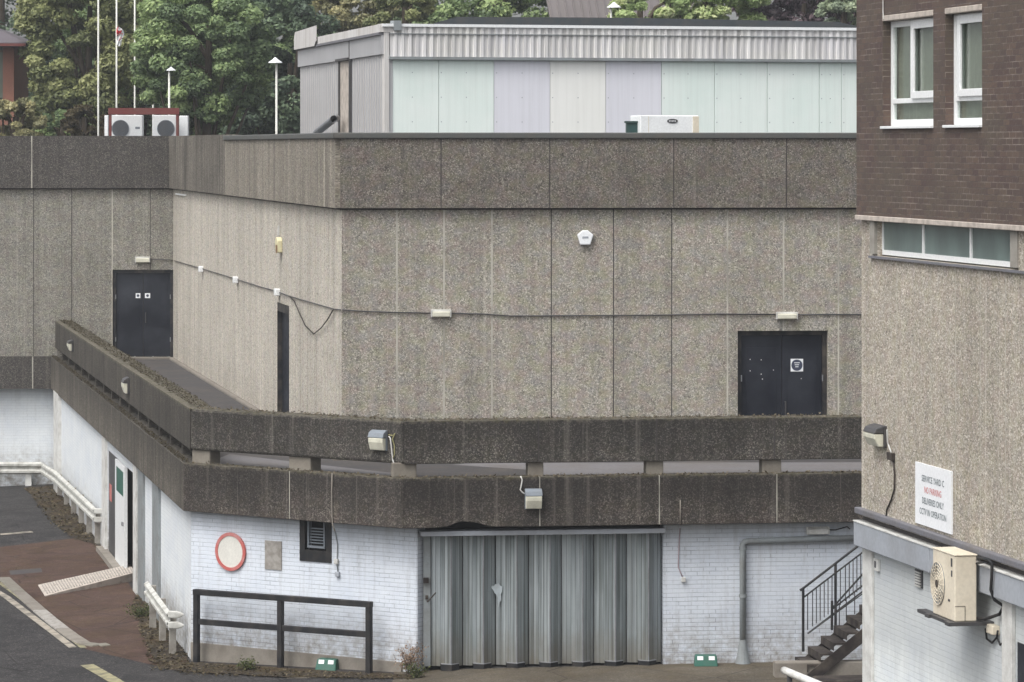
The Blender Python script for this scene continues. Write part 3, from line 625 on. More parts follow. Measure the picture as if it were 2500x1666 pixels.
for k in range(7):
    u0, ur, u1 = fx(val[k]), fx(ridge[k]), fx(val[k + 1])
    um_ = u0 + (ur - u0) * .48
    for segs, ribs in ((((u0 + .006, -.13), (um_, -.075), (ur - .004, .1)), (.25, .48, .7, .88)), (((ur + .004, .1), (u1 - .006, -.13)), (.35, .7))):
        m_ = MB(); P = GF.P; th = .03; a, b = segs[0][0], segs[-1][0]
        def nn_(u):
            for (ua, na), (ub2, nb) in zip(segs, segs[1:]):
                if u <= ub2 + 1e-6: return na + (nb - na) * (u - ua) / (ub2 - ua)
            return segs[-1][1]
        cuts = sorted([a, b] + [q[0] for q in segs[1:-1]] + [a + (b - a) * q for q in ribs])
        for c0_, c1_ in zip(cuts, cuts[1:]):
            n0_, n1_ = nn_(c0_), nn_(c1_); m_.ti = random.uniform(.75, 1)
            m_.hexa([P(c0_ + .003, n0_, vb), P(c1_ - .003, n1_, vb), P(c1_ - .003, n1_ - th, vb), P(c0_ + .003, n0_ - th, vb), P(c0_ + .003, n0_, vt), P(c1_ - .003, n1_, vt), P(c1_ - .003, n1_ - th, vt), P(c0_ + .003, n0_ - th, vt)])
            m_.mi = 1; m_.hexa([P(c0_ - .003, n0_ - .006, vb), P(c0_ + .0035, n0_ - .006, vb), P(c0_ + .0035, n0_ - th, vb), P(c0_ - .003, n0_ - th, vb), P(c0_ - .003, n0_ - .006, vt), P(c0_ + .0035, n0_ - .006, vt), P(c0_ + .0035, n0_ - th, vt), P(c0_ - .003, n0_ - th, vt)]); m_.mi = 0
        m_.build('door_leaf', [M['steel'], M['joint']], hd)
    m_ = MB(); s = .012
    m_.hexa([P(ur - .18, .06, vb - .08), P(ur, .17, vb - .08), P(ur, .08, vb - .08), P(ur - .18, -.08, vb - .08), P(ur - .18, .06, vb + .05), P(ur, .17, vb + .05), P(ur, .08, vb + .05), P(ur - .18, -.08, vb + .05)])
    m_.hexa([P(ur, .17, vb - .08), P(ur + .16, .04, vb - .08), P(ur + .16, -.06, vb - .08), P(ur, .08, vb - .08), P(ur, .17, vb + .05), P(ur + .16, .04, vb + .05), P(ur + .16, -.06, vb + .05), P(ur, .08, vb + .05)])
    build_each(m_, 'door_shoe', M['black'], hd)
    m_ = MB(); m_.hexa([P(ur - .18, .062, vb + .051), P(ur, .172, vb + .051), P(ur, .09, vb + .051), P(ur - .18, -.06, vb + .051), P(ur - .18, .062, vb + .06), P(ur, .172, vb + .06), P(ur, .09, vb + .06), P(ur - .18, -.06, vb + .06)]); m_.hexa([P(ur, .172, vb + .051), P(ur + .16, .042, vb + .051), P(ur + .16, -.05, vb + .051), P(ur, .09, vb + .051), P(ur, .172, vb + .06), P(ur + .16, .042, vb + .06), P(ur + .16, -.05, vb + .06), P(ur, .09, vb + .06)]); m_.build('shoe_ledge', M['galv'], hd)
m_ = MB()
for k in range(7): ur = fx(ridge[k]); m_.tube([GF.P(ur, .105, vb + .02), GF.P(ur, .105, vt)], .014, 8)
m_.build('ridge_highlight_rod', M['galv'], hd)  # pale rods added as highlights along the fold ridges
m_ = MB(); m_.wbox(GF, fx(80), fx(110), -.058, .0, 1.85, 1.95); m_.wbox(GF, fx(92), fx(106), -.058, -.01, 1.55, 1.62); m_.tube([GF.P(fx(100), .02, 1.5), GF.P(fx(150), .04, 1.68)], .012); build_each(m_, 'door_latch', M['rust'], hd)
m_ = MB(); m_.prism(GF, [(fx(470), 1.74), (fx(478), 1.78), (fx(486), 1.77), (fx(493), 1.81), (fx(505), 1.8), (fx(512), 1.83), (fx(522), 1.78), (fx(536), 1.76), (fx(533), 1.66), (fx(527), 1.62), (fx(529), 1.5), (fx(520), 1.47), (fx(516), 1.36), (fx(510), 1.44), (fx(508), 1.55), (fx(498), 1.62), (fx(490), 1.64), (fx(482), 1.7)], -.06, -.055); m_.build('paint_patch', plain('faint_paint_patch', (178, 188, 192), .6, dirt=.3, dsc=8), hd)
# ================================================================== ROOF PAVILION
PS = Wall(733, 95.3, 937, 82); PFr = Wall(937, 82, 2330, 85.6)
pav = thing('roof_pavilion', PFr.P(6, -2, 9.6), 'pale metal-clad rooftop room with corrugated fascia and white panels', 'building')
m_ = MB(); m_.wbox(PS, 0, PS.L, -.2, 0, 9.6, 12.05); pavs = m_.build('side_wall', M['clad'], pav)
m_ = MB()
for k in range(38):
    u = .18 + k * .36
    if PS.L > u: m_.wbox(PS, u - .012, u + .012, 0, .012, 9.61, 12.04)
build_each(m_, 'cladding_seam', M['trimwhite'], pavs)
m_ = MB(); m_.wbox(PS, -.05, PS.L + .0, -.2, .06, 12.053, 12.48); m_.build('side_fascia', M['clad'], pav)
m_ = MB(); m_.wbox(PS, -.05, PS.L, -.3, .12, 12.483, 12.54); m_.build('side_trim', M['leadgrey'], pavs)
m_ = MB(); m_.wbox(PS, -.05, PS.L + .05, -.4, .1, 12.543, 12.72); m_.build('roof_edge', M['trimwhite'], pav)
m_ = MB(); m_.prism(PS, [(-.1, 12.5), (3.6, 12.5), (3.9, 12.62), (3.9, 13.0), (.1, 12.95), (-.1, 12.8)], .13, .15); m_.build('bent_sheet', M['trimwhite'], pav, label='loose bent metal sheet at the rear of the roof edge')
m_ = MB(); m_.wbox(PS, PS.U(834), PS.U(858), .0, .04, 9.6, PS.Z(150, 846)); pd = m_.build('door', M['conclight'], pav, label='stained narrow door in the side wall')
m_ = MB(); m_.wbox(PS, PS.U(858), PS.U(859.5), .0, .07, 9.6, PS.Z(98, 858)); m_.wbox(PS, PS.U(830), PS.U(859), .0, .12, PS.Z(149, 846), PS.Z(143, 846)); m_.wbox(PS, PS.U(833), PS.U(835), .0, .08, 9.6, PS.Z(145, 834)); m_.build('door_frame', M['lampdark'], pd)
m_ = MB(); m_.tube([PS.W(772, 325, .35), PS.W(815, 291, .35), PS.W(821, 289, .2)], .09, 12); m_.build('roof_pipe', M['galv'], pav)
m_ = MB(); m_.wbox(PFr, -.0, .12, -.2, .04, 9.6, 12.72); m_.build('corner_post', M['trimwhite'], pav, bevel=.01)
jx = [942, 1071, 1206, 1343, 1479, 1615, 1744, 1873, 2000, 2054, 2180, 2320]; tk = [0, 0, 2, 1, 2, 0, 0, 0, 0, 0, 0]
for i in range(len(jx) - 1):
    m_ = MB(); m_.ti = random.uniform(.93, 1); m_.wbox(PFr, PFr.U(jx[i]) + .006, PFr.U(jx[i + 1]) - .006, -.1, 0, 9.6, 11.93)
    o = m_.build('wall_panel', M['mint'][tk[i]], pav)
    if tk[i] == 2: o['label'] = 'lavender tinted panel'
    s = MB(); um = (PFr.U(jx[i]) + PFr.U(jx[i + 1])) / 2
    for uu in (PFr.U(jx[i]) + .06, um):
        for zz in (10.55, 11.1, 11.65): s.wbox(PFr, uu - .01, uu + .01, 0.0005, .006, zz - .01, zz + .01)
    build_each(s, 'screw', M['greypaint'], o)
m_ = MB(); m_.wbox(PFr, .1, PFr.L, -.3, -.11, 9.6, 12.68); m_.build('backing_wall', M['leadgrey'], pav)
# corrugated fascia
m_ = MB(); u = .13; pit = .166; prof = [(0, 0), (.075, 0), (.09, .03), (.151, .03)]; pts_ = []
while u < PFr.L - pit:
    for du, dn in prof: pts_.append((u + du, dn))
    u += pit
b = len(m_.v)
for uu, nn in pts_: m_.v.append(PFr.P(uu, .06 + nn, 12.0)); m_.v.append(PFr.P(uu, .06 + nn, 12.66))
rr = random.Random(5)
for i in range(len(pts_) - 1):
    if i % 4 == 0: tt = rr.uniform(.35, 1)
    m_.ti = tt * (.35 if i % 4 == 3 else 1)
    if i % 4 == 0: m_.ti = tt * rr.uniform(.2, 1)
    m_.face((b + 2 * i, b + 2 * i + 2, b + 2 * i + 3, b + 2 * i + 1))
m_.build('corrugated_fascia', M['corr'], pav, recalc=False)
m_ = MB(); m_.wbox(PFr, .1, PFr.L, -.1, .13, 11.935, 11.997); m_.wbox(PFr, .1, PFr.L, .055, .11, 12.50, 12.52); m_.build('fascia_rail', M['pipegrey'], pav)
m_ = MB(); m_.wbox(PFr, -.05, PFr.L, -.4, .12, 12.665, 12.73); m_.build('roof_edge', M['white'], pav)
m_ = MB(); m_.wbox(PFr, PFr.U(958), PFr.U(976), -.2, .16, 12.58, 12.8); m_.build('gutter_outlet', M['pipegrey'], pav)
m_ = MB(); m_.poly([PS.P(0, -.1, 12.6), PS.P(PS.L, -.1, 12.6), PFr.P(PFr.L, -.1, 12.6), PFr.P(PFr.L, -14, 12.6), PS.P(0, -14, 12.6)][::-1]); m_.build('roof', M['darkroof'], pav, recalc=False)
# rooftop cabinet beside white panels
HV = Wall(1563, 78, 1706, 78.3)
hv = thing('rooftop_unit', HV.P(.6, -.3, 9.6), 'white rooftop air-handling cabinet with a dark oval badge in front of the pale panels', 'air unit')
m_ = MB(); m_.wbox(HV, 0, HV.L, -.8, 0, 9.6, 10.66); m_.build('casing', M['white'], hv, bevel=.02)
m_ = MB(); m_.wbox(HV, .18, .19, 0, .004, 9.7, 10.64); m_.wbox(HV, HV.L - .13, HV.L, -.5, .02, 9.6, 10.64); build_each(m_, 'casing_seam', M['cream'], hv)
m_ = MB(); c_ = (HV.U(1641.5), HV.Z(296, 1641)); m_.prism(HV, [(c_[0] + .118 * math.cos(a * R(15)), c_[1] + .047 * math.sin(a * R(15))) for a in range(24)], 0, .012); ob = m_.build('badge', M['lampdark'], hv)
m_ = MB()
for q in range(5): m_.wbox(HV, c_[0] - .075 + .032 * q, c_[0] - .058 + .032 * q, .0121, .014, c_[1] - .013 + .004 * (q % 2), c_[1] + .013)
m_.build('badge_lettering', M['signwhite'], ob)
G2 = Wall(1529, 78.2, 1561, 78.2)
m_ = MB(); m_.wbox(G2, 0, G2.L, -.5, 0, 9.6, 10.5); m_.wbox(G2, -.03, G2.L, -.53, .03, 10.5, 10.54)
o = m_.build('equipment_box', plain('dark_green_box', (34, 66, 64), .5), label='small dark green box left of the white rooftop cabinet', category='box')

# ================================================================== RIGHT BUILDING
t_far = 54.0; t_near = 54.0 * 2611 / 3300
EB = Wall(2091, t_far, 2780, t_near)
rb = thing('brick_building', EB.P(4, -3, .25), 'tall dark purple brick building on the right with a white painted base', 'building')
z_b = 9.0
winz = (10.27, 11.79)
w1 = (EB.U(2155), EB.U(2278.5), winz[0], winz[1] + .08); w2 = (EB.U(2307.5), EB.U(2397.5), winz[0], winz[1] + .08)
m_ = MB()
for c in cells(0, EB.L, z_b, 14.5, [w1, w2]): m_.wbox(EB, c[0], c[1], -.3, 0, c[2], c[3])
m_.build('upper_wall', M['dbrick'], rb, label='dark purple brown brick upper wall')
m_ = MB(); m_.wbox(EB, .1, EB.L, -6, -5.8, 0, 14.4); m_.wbox(EB, .1, .2, -5.8, -.3, 0, 14.4); m_.wbox(EB, .1, EB.L, -5.8, -.3, 14.3, 14.4); m_.build('inner_structure', M['dbrick'], rb)
for (a, b, c, d_), xm in ((w1, 2228.5), (w2, 2342)):
    fr = -.12; um = EB.U(xm, fr); m_ = MB(); fwid = .1
    z0, z1 = c + .02, d_ - .085
    m_.wbox(EB, a + .001, a + fwid, fr - .06, fr, z0, z1); m_.wbox(EB, b - fwid, b - .001, fr - .06, fr, z0, z1)
    m_.wbox(EB, a + fwid, b - fwid, fr - .06, fr, z1 - .09, z1); m_.wbox(EB, a + fwid, b - fwid, fr - .06, fr, z0, z0 + .09)
    zt = c + .34; m_.wbox(EB, a + fwid, b - fwid, fr - .06, fr, zt, zt + .07); m_.wbox(EB, um - .05, um + .05, fr - .06, fr, zt + .07, z1 - .09)
    wf = m_.build('window', M['white'], rb, bevel=.006, label='white framed window' + (' nearer the corner' if xm < 2300 else ' further from the corner'))
    m_ = MB(); e = fr + .002
    m_.wbox(EB, um + .0, um + .13, e, e + .035, zt + .06, z1 - .02); m_.wbox(EB, b - .16, b - .01, e, e + .035, zt + .06, z1 - .02); m_.wbox(EB, um + .13, b - .16, e, e + .035, z1 - .14, z1 - .02); m_.wbox(EB, um + .13, b - .16, e, e + .035, zt + .06, zt + .16)
    m_.build('sash', M['white'], wf, bevel=.006)
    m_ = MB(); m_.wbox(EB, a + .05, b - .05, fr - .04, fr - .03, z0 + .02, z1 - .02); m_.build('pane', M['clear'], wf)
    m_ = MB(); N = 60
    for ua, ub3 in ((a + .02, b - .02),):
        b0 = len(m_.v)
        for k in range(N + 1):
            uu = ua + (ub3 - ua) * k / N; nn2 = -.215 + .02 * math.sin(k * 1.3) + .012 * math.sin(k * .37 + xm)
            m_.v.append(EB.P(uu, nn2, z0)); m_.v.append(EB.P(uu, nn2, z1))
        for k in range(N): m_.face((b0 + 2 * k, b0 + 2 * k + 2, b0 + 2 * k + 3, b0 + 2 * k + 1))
    build_each(m_, 'reflection_curtain', M['reflection_curtain'], wf, recalc=False)  # folded sheet added behind the glass to imitate its banded reflections
    m_ = MB(); m_.wbox(EB, a + .02, b + .0, fr + .001, .05, c - .02, c + .018); m_.build('sill', M['white'], wf, bevel=.006)
    m_ = MB(); m_.wbox(EB, a + .01, b - .002, -.12, .012, d_ - .083, d_ - .002); m_.build('lintel', M['conclight'], wf, bevel=.01)
m_ = MB(); m_.wbox(EB, 0, EB.L, -.28, .03, 8.925, 8.998); m_.build('string_course', M['conclight'], rb, bevel=.01)
EA = EB.off(-.06)
cw = (EA.U(2142), EA.U(2487), 8.42, 8.926)
m_ = paneled(EA, .06, EA.L, 4.6, 8.924, .25, [(EA.U(x), 'w') for x in (2150 + 40, 2273, 2333, 2393, 2455, 2515)], [(cw[0], cw[1], 8.42, 9.0)], gap=.006, tint=(.93, 1)); m_.build('middle_wall', [M['agg_right'], M['seal'], M['seal']], rb, label='pale pebble-faced middle wall')
m_ = MB(); m_.wbox(EA, cw[0] - .22, cw[0], .0, .05, 8.45, 8.923); m_.wbox(EA, cw[1] - .28, cw[1], -.06, .02, 8.45, 8.923); build_each(m_, 'window_jamb', M['jambgrey'], rb)
m_ = MB(); f_ = -.07
m_.wbox(EA, cw[0] + .01, cw[1] - .29, f_ - .05, f_, 8.44, 8.51); m_.wbox(EA, EA.U(2152, f_), EA.U(2155, f_), f_ - .05, f_, 8.51, 8.92)
for x in (2253, 2369): u = EA.U(x, f_); m_.wbox(EA, u - .035, u + .035, f_ - .05, f_, 8.51, 8.92)
wf = m_.build('window', M['white'], rb, label='long low clerestory window with three dusty panes')
m_ = MB(); m_.wbox(EA, cw[0] + .02, cw[1] - .05, f_ - .03, f_ - .02, 8.45, 8.92); m_.build('pane', M['frosted'], wf)
m_ = MB(); m_.wbox(EA, cw[0] - .3, cw[1] + 2, -.1, .05, 8.385, 8.419); build_each(m_, 'sill', M['leadgrey'], wf)
m_ = MB(); m_.wbox(EB, -.02, EB.L, -.25, .03, 4.63, 4.72); m_.build('drip_moulding', M['leadgrey'], rb, bevel=.015)
m_ = MB(); m_.wbox(EB, .0, EB.L, -.3, -.1, 4.5, 4.629); m_.build('shadow_gap', M['joint'], rb)
m_ = MB(); um = EB.U(2274); m_.wbox(EB, -.02, um, -.25, .04, 4.16, 4.51); m_.wbox(EB, um + .02, EB.L, -.25, .035, 4.155, 4.505); build_each(m_, 'fascia', M['greypaint'], rb, bevel=.015)
m_ = MB(); m_.wbox(EB, -.02, EB.L, -.2, .05, 4.512, 4.53); m_.build('fascia_edge', M['whitepaint'], rb)
EW = EB.off(-.13)
dw = (EW.U(2482), EW.U(2600), -.5, EW.Z(1567, 2484))
m_ = MB()
for c in cells(.02, EW.L, -.6, 4.158, [dw]): m_.wbox(EW, c[0], c[1], -.25, 0, c[2], c[3])
m_.build('lower_wall', M['wbrick3'], rb, label='white painted brick base')
m_ = MB(); m_.wbox(EW, .02, EW.U(2135), 0, .05, -.6, 4.155); m_.wbox(EW, EW.U(2456), EW.U(2480), 0, .06, -.6, 4.155); build_each(m_, 'pilaster', M['whitepaint'], rb, bevel=.01)
m_ = MB(); m_.wbox(EW, dw[0] + .003, dw[1] - .01, -.06, -.012, -.5, dw[3] - .01); m_.build('door', M['navy'], rb)
for x0, x1, y0, y1, nm in ((2140, 2150, 1363, 1392, 'alarm_plate'),):
    m_ = MB(); m_.wbox(EW, EW.U(x0), EW.U(x1), 0, .05, EW.Z(y1, x0), EW.Z(y0, x0)); o = m_.build('vent', M['whitepaint'], rb, label='small white vent box near the pilaster', bevel=.01)
    m_ = MB(); m_.wbox(EW, EW.U(2143), EW.U(2147), .051, .055, EW.Z(1386, 2145), EW.Z(1370, 2145)); m_.build('vent_slot', M['lampdark'], o)
m_ = MB(); a, b = EW.U(2237), EW.U(2254); z0, z1 = EW.Z(1434, 2245), EW.Z(1391, 2245); m_.wbox(EW, a, b, 0, .02, z0, z1); o = m_.build('vent', M['lampdark'], rb, label='louvred vent under the fascia')
m_ = MB(); nsl = 6
for k in range(nsl): zz = z0 + .01 + (z1 - z0 - .02) * k / nsl; m_.wbox(EW, a + .04, b - .04, .021, .04, zz, zz + (z1 - z0) / nsl * .5)
build_each(m_, 'slat', M['whitepaint'], o)
m_ = MB(); m_.tube([EB.W(2156, -40, .02), EB.W(2156, 30, .02), EB.W(2157, 47, .02)], .008, 6); m_.build('conduit', M['whitepaint'], label='thin pale cable running down dark brick to a window lintel', category='cable')
# ------- air conditioner on the right building
n_f, n_b = .52, .22
ur = EW.U(2331, n_f); ul = ur - .94; tz = EW.T(2331, n_f); zT = EYE - (1355 - HY) * tz / F; zBt = EYE - (1519 - HY) * tz / F
ac = thing('air_conditioner', EW.P((ul + ur) / 2, .37, zBt), 'cream outdoor air conditioning unit with round fan grille on a bracket on the white wall', 'air conditioner')
m_ = MB(); m_.wbox(EW, ul, ur, n_b, n_f, zBt, zT - .02); m_.build('casing', M['cream'], ac, bevel=.015)
m_ = MB(); m_.wbox(EW, ul - .01, ur + .01, n_b - .01, n_f + .01, zT - .018, zT); m_.build('lid', M['cream'], ac, bevel=.006)
uc, zc = EW.U(2289.5 + 1.5, n_f), EYE - (1424 - HY) * EW.T(2290, n_f) / F; rf = .285
m_ = MB(); m_.disc(EW, uc, zc, n_f + .001, n_f + .006, rf, 36); m_.build('fan_opening', M['lampgrey'], ac)
m_ = MB()
for rr_ in (.285, .24, .195, .15, .105): m_.disc(EW, uc, zc, n_f + .012, n_f + .022, rr_, 36, rr_ - .009)
for k in range(10): an = math.pi * k / 10; c_, s_ = math.cos(an) * .28, math.sin(an) * .28; m_.tube([EW.P(uc - c_, n_f + .016, zc - s_), EW.P(uc + c_, n_f + .016, zc + s_)], .004, 5)
m_.build('fan_grille', M['cream'], ac)
m_ = MB(); m_.disc(EW, uc, zc, n_f + .023, n_f + .03, .05, 20)
for k in range(4):
    an = k * math.pi / 2 + .4; m_.prism(EW, [(uc + .04 * math.cos(an), zc + .04 * math.sin(an)), (uc + .23 * math.cos(an - .3), zc + .23 * math.sin(an - .3)), (uc + .25 * math.cos(an + .15), zc + .25 * math.sin(an + .15)), (uc + .05 * math.cos(an + .5), zc + .05 * math.sin(an + .5))], n_f + .0062, n_f + .009)
m_.build('fan_blades', M['rust'], ac)
m_ = MB(); m_.wbox(EW, ur - .16, ur - .1, n_f, n_f + .004, zT - .17, zT - .06); m_.wbox(EW, ur - .15, ur - .1, n_f, n_f + .004, zT - .3, zT - .22); m_.wbox(EW, ur - .28, ur - .2, n_f, n_f + .004, zBt + .24, zBt + .27); build_each(m_, 'casing_label', M['lampdark'], ac)
m_ = MB(); m_.wbox(EW, ur, ur + .004, n_b + .16, n_f - .002, zBt + .2, zBt + .206); m_.wbox(EW, ur, ur + .004, n_b + .157, n_b + .163, zBt + .01, zBt + .2); m_.build('access_panel', M['rust'], ac)
m_ = MB(); m_.wbox(EW, ul - .05, ul + .12, .0, .62, zBt - .05, zBt - .003); m_.wbox(EW, ur - .12, ur + .06, .0, .62, zBt - .05, zBt - .003); m_.wbox(EW, ul - .5, ur + .06, .46, .58, zBt - .048, zBt - .004); build_each(m_, 'bracket', M['lampdark'], ac)
W_ = lambda x, y, n=.04: EW.W(x, y, n)
for k, pts_ in enumerate(([W_(2388, 1362, .24), W_(2412, 1366, .24), W_(2422, 1376, .22), W_(2421, 1410, .2), W_(2419, 1440, .2), W_(2428, 1465, .14), W_(2450, 1480), W_(2440, 1500), W_(2405, 1512, .15), W_(2384, 1510, .2)],
                          [W_(2450, 1480), W_(2452, 1530), W_(2450, 1568), W_(2442, 1575), W_(2436, 1560)], [W_(2406, 1535), W_(2409, 1560), W_(2422, 1570), W_(2434, 1556), W_(2436, 1540)], [W_(2384, 1376, .24), W_(2404, 1373, .24), W_(2420, 1380, .22)])):
    m_ = MB(); m_.tube(pts_, .022 if k == 0 else .014, 8); m_.build('refrigerant_pipe', M['black'], ac, smooth=True)
m_ = MB(); m_.wbox(EW, EW.U(2425), EW.U(2441), .0, .1, EW.Z(1547, 2432), EW.Z(1525, 2432)); m_.build('junction_box', M['cream'], bevel=.008, label='cream isolator box on the white wall below the air conditioner', category='box')
# ------- sign
SG = EA
sx0, sx1 = SG.U(2234.4, .03), SG.U(2322.3, .03); sz1 = SG.Z(1127, 2234, .03); sz0 = SG.Z(1276, 2234, .03)
sg = thing('wall_sign', SG.P((sx0 + sx1) / 2, .03, sz0), 'white sign about the service yard, no parking and deliveries on the pebble-faced wall', 'sign')
m_ = MB(); m_.wbox(SG, sx0, sx1, .005, .03, sz0, sz1); m_.build('sign_board', M['signwhite'], sg)
hgt = sz1 - sz0
for k, (tx, wd, mt, zz) in enumerate((('SERVICE YARD C', .62, 'signblack', .76), ('NO PARKING', .47, 'signred', .58), ('DELIVERIES ONLY', .6, 'signblack', .40), ('CCTV IN OPERATION', .74, 'signblack', .22))):
    m_ = MB(); text_mb(m_, SG, tx, (sx0 + sx1) / 2, sz0 + hgt * zz, .125, .033, width=(sx1 - sx0) * wd); m_.build('lettering', M[mt], sg, recalc=False)

# ================================================================== FITTINGS
def bulkhead(W_, x0, x1, y0, y1, ysp, n, label, housing=M['lampgrey'], depth=.16):
    u0, u1 = W_.U(x0, n), W_.U(x1, n); xm = (x0 + x1) / 2; z1, z0, zs = W_.Z(y0, xm, n), W_.Z(y1, xm, n), W_.Z(ysp, xm, n)
    if u1 - u0 > .5 and W_ in (PL,): u1 = u0 + .5
    t = thing('bulkhead_lamp', W_.P((u0 + u1) / 2, n, z0), label, 'wall lamp', 'bulkhead lamps on the walls')
    m_ = MB(); m_.wbox(W_, u0, u1, n, n + .05, z0, z1); hood = m_.build('backplate', housing, t, bevel=.01)
    prof = [(n + .05, zs), (n + depth, zs), (n + depth * .8, z1 - (z1 - zs) * .35), (n + .05, z1)]
    m_ = MB(); a = [W_.P(u0, p, z) for p, z in prof]; b = [W_.P(u1, p, z) for p, z in prof]; m_.add(a + b, [(0, 1, 2, 3), (7, 6, 5, 4)] + [(i, (i + 1) % 4, 4 + (i + 1) % 4, 4 + i) for i in range(4)]); m_.build('hood', housing, t, bevel=.012)
    prof = [(n + .05, z0 + .01), (n + depth * .62, z0 + .01), (n + depth * .95, zs - (zs - z0) * .35), (n + depth * .97, zs - .004), (n + .05, zs - .004)]; k = 5
    m_ = MB(); a = [W_.P(u0 + .008, p, z) for p, z in prof]; b = [W_.P(u1 - .008, p, z) for p, z in prof]; m_.add(a + b, [tuple(range(5)), tuple(range(9, 4, -1))] + [(i, (i + 1) % k, k + (i + 1) % k, k + i) for i in range(k)]); m_.build('diffuser', M['diffuser'], t, bevel=.015)
    return t
bulkhead(PC, 910, 947, 1050, 1100, 1068, -.14, 'square bulkhead lamp with trailing white wire on the upper parapet')
bulkhead(PF, 1281, 1322, 1193, 1243, 1210, 0, 'square bulkhead lamp on the lower parapet above the folding door')
bulkhead(PL, 176.5, 188, 833, 860, 841, -.14, 'small bulkhead lamp near the far end of the slanted parapet', M['lampdark'])
bulkhead(PL, 312, 327, 925, 965, 938, -.14, 'dark hooded bulkhead lamp midway along the slanted parapet', M['lampdark'])
bulkhead(EA, 2138, 2166, 1037, 1090, 1056, 0, 'dark hooded bulkhead lamp on the right-hand pebble-faced wall', M['lampdark'], .2)
def tube_on(W_, pix, r, n, name, mat, label, cat='cable', seg=6):
    pts_ = [W_.W(p[0], p[1], n if len(p) < 3 else p[2]) for p in pix]; m_ = MB(); m_.tube(pts_, r, seg)
    return m_.build(name, mat, label=label, category=cat, smooth=True)
tube_on(EA, [(2166, 1050, .08), (2167, 1080, .03), (2171, 1092), (2176, 1106)], .012, .02, 'lamp_cable', M['whitepaint'], 'short pale cable from the lamp on the right wall to a dark box')
tube_on(EA, [(2181, 1125), (2184, 1160), (2183, 1195), (2176, 1220), (2165, 1245), (2163, 1262), (2172, 1280), (2182, 1286)], .013, .02, 'lamp_cable', M['rust'], 'long brown cable curling down the right wall from a dark box')
m_ = MB(); m_.wbox(EA, EA.U(2174), EA.U(2186), 0, .06, EA.Z(1124, 2180), EA.Z(1105, 2180)); m_.build('junction_box', M['rust'], bevel=.01, label='dark brown junction box below the lamp on the right wall', category='box')
tube_on(PC, [(949, 1066), (953, 1070), (955, 1085), (957, 1105), (959, 1125), (964, 1135)], .014, -.1, 'loose_wire', M['whitepaint'], 'loose white wire hanging beside the upper parapet lamp')
tube_on(PC, [(949, 1062), (958, 1064), (964, 1058), (958, 1072), (963, 1088), (963, 1110), (958, 1122)], .011, -.1, 'loose_wire', plain('olive_wire', (150, 146, 100), .6), 'yellowish frayed wire looped beside the upper parapet lamp')
tube_on(PF, [(1271, 1163), (1275, 1172), (1272, 1190), (1270, 1196), (1276, 1203), (1281, 1206)], .013, .02, 'loose_wire', M['whitepaint'], 'short white wire running down to the lower parapet lamp')
tube_on(PC, [(811, 1155), (810, 1200), (811, 1255), (812, 1282), (818, 1298)], .013, .02, 'conduit', M['conc'], 'thin conduit running down the lower parapet past the small window', seg=6)
tube_on(GC, [(818, 1298), (824, 1330), (823, 1365), (825, 1402)], .011, .02, 'conduit', M['pipegrey'], 'thin cable on white brick right of the small window')
for W_, x, y, lb in ((GC, 823, 1371, 'small white switch box right of the small window'), (GC, 826, 1402, 'small grey box lowest on the cable right of the small window')):
    m_ = MB(); m_.wbox(W_, W_.U(x - 4), W_.U(x + 5), 0, .06, W_.Z(y + 6, x), W_.Z(y - 6, x)); m_.build('junction_box', M['whitepaint'] if y < 1390 else M['greypaint'], bevel=.01, label=lb, category='box')
tube_on(PF, [(1661, 1222), (1661, 1282)], .012, .015, 'conduit', M['conc'], 'short conduit on the lower parapet right of the folding door')
tube_on(GF, [(1660, 1290), (1657, 1350), (1656, 1385), (1662, 1400), (1667, 1410)], .011, .02, 'conduit', plain('pinkish_cable', (176, 158, 164), .6), 'thin pinkish cable on the white wall right of the folding door')
m_ = MB(); m_.wbox(GF, GF.U(1663), GF.U(1673), 0, .06, GF.Z(1421, 1668), GF.Z(1409, 1668)); m_.build('junction_box', M['whitepaint'], bevel=.01, label='small white box at the lower end of the pinkish cable', category='box')
# strip lamps
def strip(W_, x0, x1, y0, y1, label, mat=M['diffuser'], dep=.12):
    u0, u1 = W_.U(x0), W_.U(x1); xm = (x0 + x1) / 2; z0, z1 = W_.Z(y1, xm), W_.Z(y0, xm)
    t = thing('strip_lamp', W_.P((u0 + u1) / 2, 0, z0), label, 'strip lamp', 'strip lamps on the walls')
    m_ = MB(); m_.wbox(W_, u0, u1, 0, .04, z0, z1); m_.build('housing', M['whitepaint'], t)
    m_ = MB(); m_.wbox(W_, u0 + .02, u1 - .02, .041, dep, z0, z0 + (z1 - z0) * .75); m_.build('diffuser', mat, t, bevel=.02)
    m_ = MB(); m_.wbox(W_, u0, u0 + .018, .041, dep, z0, z1); m_.wbox(W_, u1 - .018, u1, .041, dep, z0, z1); build_each(m_, 'end_cap', M['whitepaint'], t)
strip(LW, 330.6, 367, 627, 641, 'yellowish strip lamp above the far double door')
strip(FW, 1052, 1101, 756, 774, 'white strip lamp on the left half of the facing wall')
strip(FW, 1894, 1946, 762, 779, 'white strip lamp above the navy double door of the facing wall')
strip(GF, 1968, 2022, 1286, 1304, 'strip lamp on the white wall above the drainpipe', M['whitepaint'])
tube_on(GF, [(2022, 1294), (2040, 1294), (2055, 1290), (2068, 1286), (2075, 1292)], .012, .03, 'lamp_cable', M['black'], 'short dark cable beside the strip lamp on the white wall')
